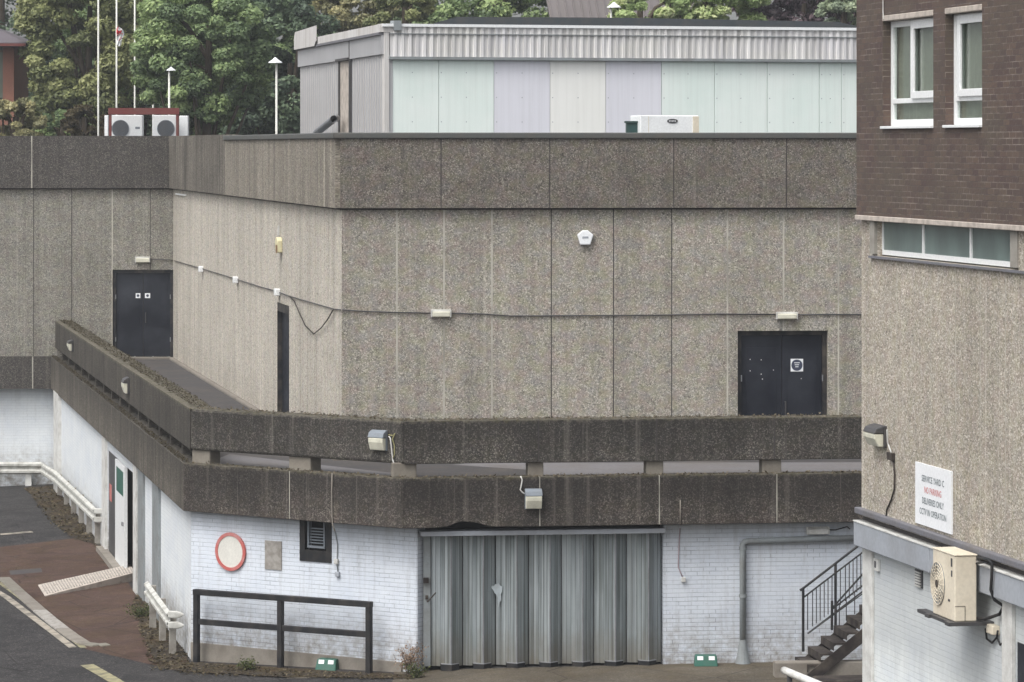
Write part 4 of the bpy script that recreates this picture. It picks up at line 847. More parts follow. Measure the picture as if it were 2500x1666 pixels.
# long cable along the walls
tube_on(LW, [(367, 633), (395, 634), (422, 636)], .012, .03, 'wall_cable', M['lampdark'], 'thin cable from the far strip lamp to the inner corner')
tube_on(SW, [(426, 637), (495, 657), (545, 672), (580, 683), (640, 702), (676, 712), (705, 723), (760, 739), (815, 755), (832, 757)], .013, .025, 'wall_cable', M['lampdark'], 'sagging dark cable with white boxes along the slanted wall')
tube_on(FW, [(836, 757), (900, 761), (960, 763), (1052, 765)], .013, .025, 'wall_cable', M['lampdark'], 'dark cable on the facing wall from its left corner to the first strip lamp')
tube_on(FW, [(1101, 765), (1180, 767), (1250, 772), (1400, 771), (1600, 770), (1750, 767), (1894, 768)], .014, .025, 'wall_cable', M['lampdark'], 'dark cable between the two strip lamps on the facing wall')
tube_on(FW, [(1946, 769), (2010, 768), (2120, 769)], .014, .025, 'wall_cable', M['lampdark'], 'dark cable running right from the lamp above the navy door')
tube_on(SW, [(706, 723), (718, 735), (730, 763), (745, 795), (766, 816), (785, 800), (800, 780), (813, 757)], .013, .05, 'loose_cable', M['rust'], 'slack loop of thin cable hanging on the slanted wall beside the narrow door')
for x, y, lb in ((495.7, 657, 'white junction box on the slanted wall, nearest the far double door'), (581, 683, 'white junction box on the slanted wall, between the other two'), (683, 713, 'white junction box right above the narrow door')):
    m_ = MB(); u = SW.U(x); z = SW.Z(y, x); m_.wbox(SW, u - .16, u + .16, 0, .12, z - .085, z + .075); m_.build('junction_box', M['white'], bevel=.02, label=lb, category='box', group='junction boxes on the wall cable')
m_ = MB(); u = SW.U(687); z = SW.Z(598, 687); m_.prism(SW, [(u - .2, z + .12), (u - .1, z + .17), (u + .1, z + .17), (u + .2, z + .1), (u + .2, z - .17), (u, z - .18), (u - .2, z - .12)], 0, .12)
ab = m_.build('alarm_box', plain('yellow_alarm_casing', (216, 208, 170), .5, dirt=.1), bevel=.02, label='yellowed alarm box with brown lower corner on the slanted wall', category='alarm')
m_ = MB(); m_.prism(SW, [(u - .06, z + .0), (u + .205, z + .0), (u + .205, z - .175), (u, z - .19), (u - .06, z - .15)], .121, .126); m_.build('alarm_lens', plain('brown_lens', (140, 110, 78), .5), ab)
m_ = MB(); u = SW.U(682); 
for k in range(4): z = SW.Z(554 + 6 * k, 682); m_.wbox(SW, u - .09, u + .09, 0, .03, z - .022, z + .022)
m_.wbox(SW, u - .02, u + .02, 0, .025, SW.Z(576, 682), SW.Z(552, 682)); m_.build('cable_clip', M['whitepaint'], label='small white ladder-like clip above the yellowed alarm box', category='clip')
m_ = MB(); m_.wbox(SW, SW.U(432), SW.U(455), 0, .05, SW.Z(477, 443), SW.Z(473.5, 443)); m_.build('bird_ledge', M['white'], label='thin white strip under the band at the inner corner', category='strip')
u, z = FW.U(1428), FW.Z(581, 1428)
m_ = MB(); q = [(-.16, .06), (-.055, .15), (.05, .15), (.165, .06), (.1, -.14), (-.1, -.14)]; m_.prism(FW, [(u + a, z + b) for a, b in q], 0, .1)
ab = m_.build('alarm_box', M['signwhite'], bevel=.02, label='white pentagonal alarm box high on the facing wall', category='alarm')
m_ = MB(); m_.wbox(FW, u - .06, u + .06, .101, .104, z - .01, z + .03); m_.build('alarm_badge', M['greypaint'], ab)
# round sign, board
u, z = GC.U(565), GC.Z(1347, 565)
rs = thing('round_sign', GC.P(u, .02, z - .37), 'round white sign with a faded red ring on the white brick corner wall', 'sign')
m_ = MB(); m_.disc(GC, u, z, .02, .035, .315, 48); m_.build('sign_face', plain('faded_sign_face', (216, 214, 206), .6, dirt=.12), rs)
m_ = MB(); m_.disc(GC, u, z, .01, .045, .37, 48, .305); m_.build('sign_ring', M['red'], rs)
m_ = MB(); m_.wbox(GC, GC.U(648), GC.U(688.5), 0, .02, GC.Z(1391, 668), GC.Z(1321, 668)); m_.build('wall_board', M['board'], label='small weathered grey board on the white brick corner wall', category='board')
# drainpipe on the facing ground-floor wall
xv, yh = 1813.5, 1323
m_ = MB(); n = .09; zt_ = GF.Z(yh, xv, n); uv_ = GF.U(xv, n)
m_.tube([GF.P(uv_, n, .25), GF.P(uv_, n, zt_ - .05), GF.P(uv_ + .03, n, zt_ - .01), GF.P(uv_ + .1, n, zt_ + .01), GF.P(uv_ + 3.0, n, zt_ + .05)], .06, 14)
dp = m_.build('drainpipe', M['pipegrey'], smooth=True, label='grey drainpipe running across and down the white wall beside the stairs', category='drainpipe')
m_ = MB(); m_.tube([GF.P(uv_, n, .24), GF.P(uv_, n, .42), GF.P(uv_, n, .7)], .15, 14, .065); m_.build('pipe_shoe', M['pipegrey'], dp)
m_ = MB(); m_.tube([GF.P(uv_, n, 1.5), GF.P(uv_, n, 1.56)], .072, 14); m_.tube([GF.P(uv_, n, 2.4), GF.P(uv_, n, 2.46)], .072, 14); build_each(m_, 'pipe_collar', M['pipegrey'], dp)
# bait boxes
def bait(x0, x1, y0, y1, label, rot=0):
    a = gp(x0, y1); b = gp(x1, y1); Wb = Wall.pts((a.x, a.y), (b.x, b.y)); z0 = a.z; s = F / a.y; hgt = (y1 - y0) / s
    t = thing('bait_box', (a + b) / 2, label, 'bait box', 'green bait boxes at the wall foot'); L = Wb.L
    m_ = MB(); pr = [(0, z0 + .005), (L, z0 + .005), (L, z0 + hgt * .7), (L - .04, z0 + hgt), (.04, z0 + hgt), (0, z0 + hgt * .7)]
    P = Wb.P; m_.hexa([P(0, 0, z0), P(L, 0, z0), P(L, -.28, z0), P(0, -.28, z0), P(.02, -.08, z0 + hgt), P(L - .02, -.08, z0 + hgt), P(L - .02, -.28, z0 + hgt), P(.02, -.28, z0 + hgt)]); m_.build('casing', M['bait'], t, bevel=.02)
    nrm = lambda u, k, e=.004: P(u, -.08 * k + e, z0 + hgt * k)
    for (ua, ub_) in ((.06, .17), (L - .17, L - .06)):
        m_ = MB(); m_.poly([nrm(ua, .6), nrm(ub_, .6), nrm(ub_, .93), nrm(ua, .93)]); m_.build('notice', M['signwhite'], t, recalc=False)
bait(768, 819, 1610, 1638, 'green bait box with pale labels behind the black railing')
bait(1695, 1753, 1602, 1629, 'green bait box with pale labels at the foot of the wall between door and drainpipe')
# black railing
ra, rb_ = gp(480, 1619), gp(901, 1646); RL = Wall.pts((ra.x, ra.y), (rb_.x, rb_.y))
rail = thing('railing', ra, 'black tubular railing with three posts in front of the white brick corner wall', 'railing')
um = RL.U(685); zb0, zb1 = ra.z, rb_.z; ztl, ztr = RL.Z(1440, 480), RL.Z(1470, 901); zl = lambda u: ztl + (ztr - ztl) * u / RL.L
for u in (0, um, RL.L):
    m_ = MB(); zz = zb0 + (zb1 - zb0) * u / RL.L; m_.wbox(RL, u - .055, u + .055, -.05, .05, zz - .05, zl(u) - .005 if u in (0, RL.L) else zl(u) - .1); m_.build('post', M['black'], rail, bevel=.012)
m_ = MB()
for u in (0, um, RL.L): zz = zb0 + (zb1 - zb0) * u / RL.L; m_.wbox(RL, u - .1, u + .1, -.1, .1, zz - .02, zz + .015)
build_each(m_, 'base_plate', M['rust'], rail)
def slanted(W_, u0, u1, n0, n1, za0, za1, zb0_, zb1_):
    P = W_.P; return [P(u0, n1, za0), P(u1, n1, zb0_), P(u1, n0, zb0_), P(u0, n0, za0), P(u0, n1, za1), P(u1, n1, zb1_), P(u1, n0, zb1_), P(u0, n0, za1)]
m_ = MB(); m_.hexa(slanted(RL, -.06, RL.L + .06, -.056, .056, ztl - .1, ztl + .01, ztr - .1, ztr + .01)); m_.build('top_rail', M['black'], rail, bevel=.012)
zml, zmr = RL.Z(1517, 480), RL.Z(1549, 901)
for a, b in ((.055, um - .055), (um + .055, RL.L - .055)):
    f_ = lambda u: zml + (zmr - zml) * u / RL.L
    m_ = MB(); m_.hexa(slanted(RL, a, b, -.04, .04, f_(a) - .06, f_(a) + .05, f_(b) - .06, f_(b) + .05)); m_.build('mid_rail', M['black'], rail, bevel=.012)
# white crash barriers
def wbeam(mb, pts_, nrm, h=.28, d=.07):
    sec = [(0, -h / 2), (d, -h * .36), (d, -h * .2), (.01, -h * .06), (.01, h * .06), (d, h * .2), (d, h * .36), (0, h / 2)]; b = len(mb.v)
    for p, nn in zip(pts_, nrm):
        for dn, dz in sec: mb.v.append(Vector((p[0] + nn[0] * dn, p[1] + nn[1] * dn, p[2] + dz)))
    k = len(sec)
    for i in range(len(pts_) - 1):
        for j in range(k - 1): mb.face((b + i * k + j, b + (i + 1) * k + j, b + (i + 1) * k + j + 1, b + i * k + j + 1))
    return mb
def barrier(W_, xs, n, zr, label, corner=None):
    ua, ub_ = W_.U(xs[0], n), W_.U(xs[1], n); a = W_.P(ua, n, 0)
    t = thing('crash_barrier', (a.x, a.y, gz(a.x, a.y)), label, 'crash barrier', 'white crash barriers at the wall foot')
    pts_, nr = [], []
    if corner:
        for x in (-300, -60, 100): q = corner.P(corner.U(x, n + .1), n + .1, 0); pts_.append((q.x, q.y, zr[0])); nr.append(corner.n)
    N = 12
    for i in range(N + 1):
        q = W_.P(ua + (ub_ - ua) * i / N, n, 0); pts_.append((q.x, q.y, zr[0] + (zr[1] - zr[0]) * i / N)); nr.append(W_.n)
    m_ = MB(); wbeam(m_, pts_, nr, .36 if corner else .3, .08); o = m_.build('beam', M['railpaint'], t, recalc=False); sm = o.modifiers.new('thickness', 'SOLIDIFY'); sm.thickness = .012
    e = W_.P(ub_, n, 0); EW_ = Wall.pts((e.x - .05, e.y - .03), (e.x + .5, e.y - .06))
    for k, dz in enumerate((.1, -.11)):
        m_ = MB(); m_.prism(EW_, [(0, zr[1] + dz - .07), (.18, zr[1] + dz - .075), (.27, zr[1] + dz - .05), (.33, zr[1] + dz), (.27, zr[1] + dz + .04), (.18, zr[1] + dz + .07), (0, zr[1] + dz + .07)], -.06, 0)
        m_.build('fishtail_end', M['railpaint'], t, bevel=.025)
    cnt = max(2, int(abs(ub_ - ua) / 2.6))
    for i in range(cnt + 1):
        f_ = (i + .15) / (cnt + .3); u = ua + (ub_ - ua) * f_; q = W_.P(u, n, 0); g = gz(q.x, q.y); zc = zr[0] + (zr[1] - zr[0]) * f_
        m_ = MB(); m_.wbox(W_, u - .06, u + .06, n - .14, n - .008, g - .05, zc + .1); m_.build('post', M['postpaint'], t)
    if corner:
        for x in (69, -100): u = corner.U(x, n + .1); m_ = MB(); m_.wbox(corner, u - .09, u + .09, n - .04, n + .09, -.1, zr[0] + .1); m_.build('post', M['whitepaint'], t)
    return t
barrier(GL, (137, 234), .14, (.58, .82), 'white crash barrier bending round the far corner of the yard', corner=gl)
barrier(GL, (361, 416), .34, (.8, .72), 'short white crash barrier at the near end of the slanted white wall')
a = gp(1914, 1650); 
m_ = MB(); z0 = .25; p0 = pt(1914, 1637, 66.2); p1 = pt(2010, 1677, 64.2)
bt = thing('crash_barrier', (p0.x, p0.y, .25), 'white rail end at the bottom right beside the stair kerb', 'crash barrier', 'white crash barriers at the wall foot')
dv = (p1 - p0); m_.tube([p0, p0 + dv * .1, p0 + dv * .5, p1], .07, 12); m_.build('beam', M['whitepaint'], bt, smooth=True)
for k in (.15, .8):
    q = p0 + dv * k; m_ = MB(); m_.tube([(q.x, q.y + .02, .2), (q.x, q.y + .02, q.z)], .05, 10); m_.build('post', M['lampdark'], bt)
# stairs
ST = Wall(1935, 68.6, 2300, 69.0)
stz = thing('metal_staircase', ST.P(.6, .3, .25), 'dark rusty metal staircase with thin railings behind the right building', 'staircase')
sgn = EYE
def stp(z8x, z8y, W_=ST, n=0.0): return W_.W(1700 + z8x / 2.354, 1000 + z8y / 2.354, n)
rise, going = .19, .245; u0 = ST.U(1700 + 570 / 2.354)
for k in range(15):
    m_ = MB(); z = .35 + rise * (k + .6); m_.wbox(ST, u0 + going * k, u0 + going * (k + 1) + .03, -.05, 1.0, z, z + .035); m_.wbox(ST, u0 + going * k, u0 + going * k + .012, -.05, 1.0, z - rise * .55, z - .001); m_.build('tread', M['rust'], stz)
for n_ in (-.1, 1.02):
    m_ = MB(); L = going * 15; H = rise * 15
    m_.prism(ST, [(u0 - .1, .25), (u0 + .22, .25), (u0 + L, .25 + H - .16), (u0 + L, .25 + H + .14)], n_, n_ + .03); m_.build('stringer', M['rust'], stz)
def rl(pts_, r, nm, n):
    m_ = MB(); m_.tube([stp(a, b, ST, n) for a, b in pts_], r, 6); m_.build(nm, M['black'], stz)
rl([(596, 1040), (614, 1028), (800, 885), (925, 788), (1100, 655)], .026, 'handrail', -.08)
rl([(620, 1078), (800, 940), (980, 803), (1100, 712)], .018, 'rail', -.08)
rl([(640, 1288), (800, 1165), (980, 1028), (1100, 936)], .018, 'rail', -.08)
for x, y0, y1 in ((614, 1030, 1392), (800, 885, 1245), (965, 780, 1120)): rl([(x, y0), (x, y1)], .026, 'railing_post', -.08)
for x in (640, 668, 690, 712, 735, 757, 780, 828, 857, 879, 901, 923, 945): yy = 1078 - (x - 620) * .764; rl([(x, yy), (x, yy + 205)], .009, 'baluster', -.08)
rl([(780, 1100), (779, 1268)], .024, 'railing_post', 1.0); rl([(962, 940), (962, 1440)], .024, 'railing_post', 1.0)
rl([(778, 1150), (975, 998), (1100, 900)], .018, 'rail', 1.0); rl([(640, 1290), (790, 1180), (975, 1045)], .012, 'rail', 1.0)
rl([(783, 1140), (975, 925)], .018, 'handrail', 1.0)
for x in (822, 862, 910): rl([(x, 1118 - (x - 822) * .77), (x, 1245 - (x - 822) * .77)], .009, 'baluster', 1.0)
# stair kerb and pit
K = Wall(1893, 67.6, 2330, 67.9)
m_ = MB(); m_.wbox(K, 0, K.L, -.3, 0, .1, K.Z(1617, 2000)); m_.build('stair_kerb', M['conc'], bevel=.02, label='low concrete kerb wall at the foot of the metal stairs', category='kerb wall')
m_ = MB(); m_.wbox(K, K.U(1975), K.L, .25, .9, .2, .33); m_.wbox(K, K.U(1990), K.L, .02, .24, .2, .3); m_.build('stone_rubble', M['rust'], bevel=.05, label='dark mossy step in front of the low kerb wall', category='step')

# ================================================================== YARD DETAILS
def line_poly(pix, w_, mat, dz, name='road_marking', **k):
    P_ = [gp(x, y) for x, y in pix]; m_ = MB(); L, Rr = [], []
    for i, p in enumerate(P_):
        d = (P_[min(i + 1, len(P_) - 1)] - P_[max(i - 1, 0)]); d.z = 0; d.normalize(); nn = Vector((-d.y, d.x, 0)) * w_ / 2
        for lst, s_ in ((L, 1), (Rr, -1)): q = p + nn * s_; q.z = gz(q.x, q.y) + dz; lst.append(q)
    for i in range(len(P_) - 1): m_.poly([L[i], Rr[i], Rr[i + 1], L[i + 1]])
    o = m_.build(name, mat, recalc=False, **k)
    return o
line_poly([(-30, 1432), (15, 1458), (70, 1500), (130, 1545), (178, 1582)], .16, M['whiteline'], .008, kind='structure')
line_poly([(0, 1424), (40, 1453), (95, 1495), (150, 1540), (205, 1584)], .13, M['yellow'], .012, kind='structure')
line_poly([(212, 1624), (240, 1640), (275, 1660), (320, 1690)], .26, M['yellow'], .008, kind='structure')
line_poly([(0, 1306), (78, 1299)], .35, M['whiteline'], .008, kind='structure')
line_poly([(700, 1657), (810, 1655)], .05, M['whiteline'], .008, kind='structure')
# kerb stones
ks = [(6, 1412), (45, 1448), (70, 1470), (95, 1492), (122, 1515), (150, 1537), (176, 1556), (203, 1573), (240, 1578), (268, 1575)]
for i in range(len(ks) - 1):
    a, b = gp(*ks[i]), gp(*ks[i + 1]); W_ = Wall.pts((a.x, a.y), (b.x, b.y)); m_ = MB(); m_.ti = 1
    za = min(a.z, b.z); m_.hexa([W_.P(.02, .13, za - .1), W_.P(W_.L - .02, .13, za - .1), W_.P(W_.L - .02, -.17, za - .1), W_.P(.02, -.17, za - .1),
        W_.P(.02, .13, a.z + .03), W_.P(W_.L - .02, .13, b.z + .03), W_.P(W_.L - .02, -.17, b.z + .03), W_.P(.02, -.17, a.z + .03)])
    m_.build('kerb', (M['sett'], M['conc'], M['board'], M['skirt'])[(i * 7 + i // 2) % 4], bevel=.02, kind='structure')
# ramp plate
rp = thing('ramp_plate', gp(200, 1430), 'pale ribbed metal ramp plate lying on the red tarmac by the side door', 'ramp')
c0, c1, c2, c3 = gp(93, 1431), gp(318, 1399), gp(330, 1419), gp(110, 1458)
m_ = MB(); up = lambda q, h: q + Vector((0, 0, h)); m_.hexa([c3, c2, c1, c0, up(c3, .03), up(c2, .2), up(c1, .2), up(c0, .03)]); m_.build('plate', M['conclight'], rp, bevel=.01)
m_ = MB(); N = 34
for k in range(1, N):
    a = c0.lerp(c1, k / N); b = c3.lerp(c2, k / N); h = .03 + .17 * k / N; dv = (c1 - c0) / N * .22; a2, b2 = a.lerp(b, .08), a.lerp(b, .92)
    m_.hexa([up(b2, h - .01), up(b2 + dv, h - .01), up(a2 + dv, h - .01), up(a2, h - .01), up(b2, h + .018), up(b2 + dv, h + .018), up(a2 + dv, h + .018), up(a2, h + .018)])
m_.build('grip_rib', M['board'], rp)
# manhole grid
a = [gp(22, 1394), gp(100, 1388), gp(104, 1398), gp(26, 1405)]
m_ = MB(); m_.poly([q + Vector((0, 0, .008)) for q in a][::-1]); m_.build('drain_cover', M['joint'], recalc=False, label='faint worn drain cover set in the red tarmac', category='drain cover')
# leaf litter patches
def patch(pix, mat, dz, name, seed, jit=5, **k):
    rr = random.Random(seed); P_ = []
    for i in range(len(pix)):
        a, b = pix[i], pix[(i + 1) % len(pix)]
        for j in range(6): P_.append((a[0] + (b[0] - a[0]) * j / 6 + rr.uniform(-jit, jit), a[1] + (b[1] - a[1]) * j / 6 + rr.uniform(-jit, jit) * .5))
    c = (sum(p[0] for p in P_) / len(P_), sum(p[1] for p in P_) / len(P_)); m_ = MB(); m_.v = [gp(*c, dz)] + [gp(x, y, dz) for x, y in P_]
    for i in range(len(P_)): m_.face((0, 1 + (i + 1) % len(P_), 1 + i))
    m_.build(name, mat, recalc=False, kind='stuff', **k)
patch([(60, 1192), (150, 1186), (262, 1320), (250, 1332), (180, 1318), (120, 1262)], M['litter'], .012, 'moss_and_litter', 1, label='mossy leaf litter beside the far crash barrier')
patch([(335, 1450), (362, 1450), (460, 1610), (470, 1640), (390, 1632), (350, 1560), (322, 1480)], M['litter'], .016, 'moss_and_litter', 2, label='leaf litter below the near crash barrier')
patch([(470, 1618), (700, 1634), (1010, 1650), (1010, 1660), (700, 1655), (420, 1640)], M['litter'], .02, 'moss_and_litter', 3, 3, label='dirt strip along the foot of the corner wall')
def scatter_leaves(name, pix, n, mat, seed, s=.035, label=None):
    rr = random.Random(seed); m_ = MB(); xs = [p[0] for p in pix]; ys = [p[1] for p in pix]
    def inside(x, y):
        c = False; j = len(pix) - 1
        for i in range(len(pix)):
            if (pix[i][1] > y) != (pix[j][1] > y) and x < (pix[j][0] - pix[i][0]) * (y - pix[i][1]) / (pix[j][1] - pix[i][1]) + pix[i][0]: c = not c
            j = i
        return c
    k = 0
    while k < n:
        x, y = rr.uniform(min(xs), max(xs)), rr.uniform(min(ys), max(ys))
        if not inside(x, y): continue
        k += 1; p = gp(x, y, .03); a = rr.uniform(0, 6.28); q = rr.uniform(.6, 1.6) * s; e1 = Vector((math.cos(a), math.sin(a), rr.uniform(-.5, .7))) * q; e2 = Vector((-math.sin(a), math.cos(a), rr.uniform(-.5, .7))) * q * .6
        m_.ti = rr.random(); m_.poly([p - e1, p + e2, p + e1, p - e2])
    m_.build(name, mat, recalc=False, kind='stuff', label=label)
M['leaves_ground'] = leafmat('fallen_leaves', (50, 42, 34), (76, 68, 48), (116, 106, 86))
scatter_leaves('fallen_leaves', [(60, 1195), (150, 1186), (262, 1325), (240, 1340), (130, 1290)], 1000, M['leaves_ground'], 5, .04, 'leaf litter along the far barrier')
scatter_leaves('fallen_leaves', [(335, 1440), (362, 1445), (460, 1606), (480, 1645), (370, 1640), (320, 1480)], 1000, M['leaves_ground'], 6, .035, 'leaf litter along the near barrier')
scatter_leaves('fallen_leaves', [(470, 1622), (700, 1637), (1010, 1652), (1010, 1664), (420, 1650)], 900, M['leaves_ground'], 7, .025, 'leaf crumbs at the wall foot')
# weeds
def weed(base, h, n, mat, label, seed, spread=.5):
    rr = random.Random(seed); t = thing('weed', base, label, 'plant')
    m_ = MB(); l = MB()
    for k in range(n):
        a = rr.uniform(0, 6.28); s_ = rr.uniform(.1, 1) * spread; hh = h * rr.uniform(.5, 1)
        p = [Vector(base) + Vector((rr.uniform(-.05, .05), rr.uniform(-.05, .05), 0))]
        for q in range(1, 5): p.append(p[0] + Vector((math.cos(a) * s_ * (q / 4) ** 1.3, math.sin(a) * s_ * (q / 4) ** 1.3, hh * (q / 4)))+ Vector((rr.uniform(-.02, .02), 0, 0)))
        m_.tube(p, .005, 4, .002)
        for q in range(26):
            j = rr.uniform(.25, 1); c = p[0].lerp(p[4], j) + Vector((rr.gauss(0, .05), rr.gauss(0, .05), rr.gauss(0, .03))); b = rr.uniform(0, 6.28); e1 = Vector((math.cos(b), math.sin(b), rr.uniform(-1, 1))) * .024; e2 = Vector((-math.sin(b), math.cos(b), rr.uniform(-1, 1))) * .012
            l.ti = rr.random(); l.poly([c - e1, c + e2, c + e1, c - e2])
    m_.build('stem', M['bark'], t); l.build('foliage', mat, t, recalc=False)
M['dead'] = leafmat('dead_foliage', (112, 92, 76), (150, 128, 108), (182, 160, 140)); M['green_weed'] = leafmat('weed_leaf', (54, 66, 38), (78, 88, 50), (110, 112, 70))
weed(gp(1000, 1648), .62, 26, M['dead'], 'dry pinkish brown weed left of the folding door', 1, .3)
weed(gp(1016, 1656), .3, 14, M['green_weed'], 'small green weed at the left foot of the folding door', 2, .2)
weed(gp(600, 1638), .25, 14, M['green_weed'], 'small green weed at the plinth behind the black railing', 3, .25)
weed(gp(345, 1508), .3, 16, M['green_weed'], 'small green weed beside the near crash barrier', 4, .3)

# dirt and weeds on the left parapet tops
m_ = MB(); rr = random.Random(9)
for k in range(8000):
    if k % 5 < 2: n_, z, lo, hi = rr.uniform(-.15, -.01), 3.86, 0, PL.L
    else: n_, z, lo, hi = rr.uniform(-.6, -.24), 4.905, 0, PL.L - .3
    u = rr.uniform(lo, hi); c = PL.P(u, n_, z + rr.uniform(0, .04)); a = rr.uniform(0, 6.28); q = rr.uniform(.01, .03); e1 = Vector((math.cos(a), math.sin(a), rr.uniform(-.4, .8))) * q; e2 = Vector((-math.sin(a), math.cos(a), rr.uniform(-.3, .5))) * q * .6
    m_.ti = rr.random() * .6; m_.poly([c - e1, c + e2, c + e1, c - e2])
m_.build('dead_moss', M['leaves_ground'], recalc=False, kind='stuff', label='dead leaves and moss on the slanted parapet tops')
m_ = MB()
for k in range(2600):
    W_ = PF if rr.random() < .72 else PC; up_ = rr.random() < .55; z = 4.9 if up_ else 3.85; n_ = rr.uniform(-.6, -.13) if up_ else rr.uniform(-.15, .01)
    c = W_.P(rr.uniform(0, W_.L), n_, z + abs(rr.gauss(0, .018))); a = rr.uniform(0, 6.28); q = rr.uniform(.012, .035); e1 = Vector((math.cos(a), math.sin(a), rr.uniform(-.4, 1))) * q; e2 = Vector((-math.sin(a), math.cos(a), rr.uniform(-.3, .9))) * q * .7
    m_.ti = rr.random(); m_.poly([c - e1, c + e2, c + e1, c - e2])
M['mossleaf'] = leafmat('parapet_moss', (74, 66, 54), (104, 96, 78), (128, 118, 102)); m_.build('parapet_moss', M['mossleaf'], recalc=False, kind='stuff', label='crumbly moss along the front parapet tops')

# ================================================================== ROOFTOP PLANT (left)
def acunit(x0, x1, y0, fx_, label, t=113, full=True):
    W_ = Wall(x0, t, x1, t); z1 = EYE - (y0 - HY) * t / F
    th = thing('condenser_unit', W_.P(W_.L / 2, -.2, 9.6), label, 'air conditioner', 'white condensers on the far roof')
    m_ = MB(); m_.wbox(W_, 0, W_.L, -.4, 0, 9.6, z1); m_.build('casing', M['white'], th, bevel=.02)
    if full:
        u = W_.U(fx_); zc_ = EYE - (314.7 - HY) * t / F
        m_ = MB(); m_.disc(W_, u, zc_, .001, .01, .26, 36); m_.build('fan_opening', M['lampdark'], th)
        m_ = MB()
        for k in range(-7, 8): r_ = math.sqrt(max(.25 ** 2 - (k * .034) ** 2, 0)); m_.wbox(W_, u + k * .034 - .005, u + k * .034 + .005, .012, .02, zc_ - r_, zc_ + r_)
        m_.disc(W_, u, zc_, .01, .024, .27, 36, .25); m_.build('fan_grille', M['lampgrey'], th)
        m_ = MB(); m_.wbox(W_, W_.L - .22, W_.L - .08, .001, .004, zc_ - .01, zc_ + .06); m_.build('casing_label', M['lampgrey'], th)
acunit(272.5, 347.8, 281.5, 294, 'white condenser with fan on the far roof, left one of the two fan units')
acunit(372, 430, 281.5, 405, 'white condenser with fan on the far roof, right one of the two fan units')
acunit(255, 264, 282, 0, 'narrow white condenser end at the left end of the red frame', 113.6, False)
acunit(437.5, 459, 283, 0, 'narrow white condenser at the right end of the red frame', 113.6, False)
RF = Wall(264, 112.5, 437.5, 112.5)
rf = thing('steel_frame', RF.P(0, 0, 9.6), 'red oxide steel frame over the white condensers on the far roof', 'frame')
zb_ = EYE - (264 - HY) * 112.5 / F; zt_ = EYE - (280 - HY) * 112.5 / F
m_ = MB(); m_.wbox(RF, 0, RF.L, -.12, 0, zt_, zb_); m_.build('beam', M['redbeam'], rf)
for a in (.02, RF.L - .1): m_ = MB(); m_.wbox(RF, a, a + .08, -.11, -.02, 9.6, zt_ - .001); m_.build('post', M['redbeam'], rf)

# ================================================================== BACKGROUND STREET THINGS
M['polewhite'] = plain('pole_paint', (214, 214, 206), .6, dirt=.25, dsc=2)
def pole(x, ytop, t, r, label, name='flagpole', cat='flagpole', group='white flagpoles', r2=None):
    b = Vector((px(x, t), t, .25)); th = thing(name, b, label, cat, group); z1 = EYE - (ytop - HY) * t / F
    m_ = MB(); m_.tube([b, (b.x, b.y, (b.z + z1) / 2), (b.x, b.y, z1)], r, 10, r2 or r * .8); m_.build('pole', M['polewhite'], th, smooth=True); return th, b, z1
M['flagred'] = plain('flag_red', (196, 48, 60), .8, dirt=.05); M['flagblue'] = plain('flag_blue', (52, 72, 140), .8, dirt=.05)
fp1 = pole(240, -60, 119, .034, 'tall plain white flagpole left of the rooftop condensers')
fp2 = pole(284.6, -60, 126, .036, 'white flagpole with a furled red and white flag')
fp3 = pole(329, -60, 127, .034, 'white flagpole mostly hidden by leaves, between red and blue flags')
fp4 = pole(373.7, -60, 128, .034, 'white flagpole with a furled blue and white flag near its foot')
def flag(th, b, y0, y1, mats_, t, seed):
    rr = random.Random(seed); z1, z0 = EYE - (y0 - HY) * t / F, EYE - (y1 - HY) * t / F; N = 14
    for j, mt in enumerate(mats_):
        m_ = MB(); base = 0; rows = []
        for i in range(N + 1):
            z = z1 + (z0 - z1) * i / N; wv = .13 * (1 - abs(i / N - .35) * .9)
            rows.append([Vector((b.x + .05 + (k / 5 - .2) * wv * 2 * (1 if j == 0 else .8), b.y - .06 - .05 * j + .05 * math.sin(k * 2.2 + i * .7 + j), z + .03 * math.sin(k + i))) for k in range(6)])
        for r_ in rows: m_.v += r_
        for i in range(N):
            for k in range(5):
                if mt[1](i, k): m_.face((i * 6 + k, i * 6 + k + 1, (i + 1) * 6 + k + 1, (i + 1) * 6 + k))
        o = m_.build('flag', mt[0], th, recalc=False); sm = o.modifiers.new('thickness', 'SOLIDIFY'); sm.thickness = .01
flag(fp2[0], fp2[1], 68, 112, [(M['white'], lambda i, k: True), (M['flagred'], lambda i, k: 1 < i < 5 or (i < 10 and (i + k) % 5 == 1))], 126, 1)
flag(fp4[0], fp4[1], 213, 236, [(M['white'], lambda i, k: True), (M['flagblue'], lambda i, k: (i + k) % 3 != 0)], 128, 2)
def lamp(x, ytop, t, label, one=False, r=.04, k=1.0):
    th, b, z1 = pole(x, ytop + 6, t, r, label, 'street_lamp', 'street lamp', 'white street lamps'); c = Vector((b.x + (.12 if one else -.05) * k, b.y, z1))
    m_ = MB(); pr = [(.0, .22), (.03, .215), (.12, .13), (.28, .02), (.3, -.02), (0, -.02)]; N = 20; v = []
    for a in range(N):
        for (q, z) in pr: m_.v.append(c + Vector((q * k * math.cos(2 * math.pi * a / N), q * k * math.sin(2 * math.pi * a / N), z * k)))
    for a in range(N):
        for j in range(5): a2 = (a + 1) % N; m_.face((a * 6 + j, a2 * 6 + j, a2 * 6 + j + 1, a * 6 + j + 1))
    m_.build('lamp_head', M['white'], th, smooth=False)
    return th
lamp(675, 147, 115, 'tall white street lamp with cone head beside the roof pavilion', k=.74, r=.042)
lamp(413, 166, 115, 'slim white street lamp behind the right rooftop condenser', one=True, k=.5)
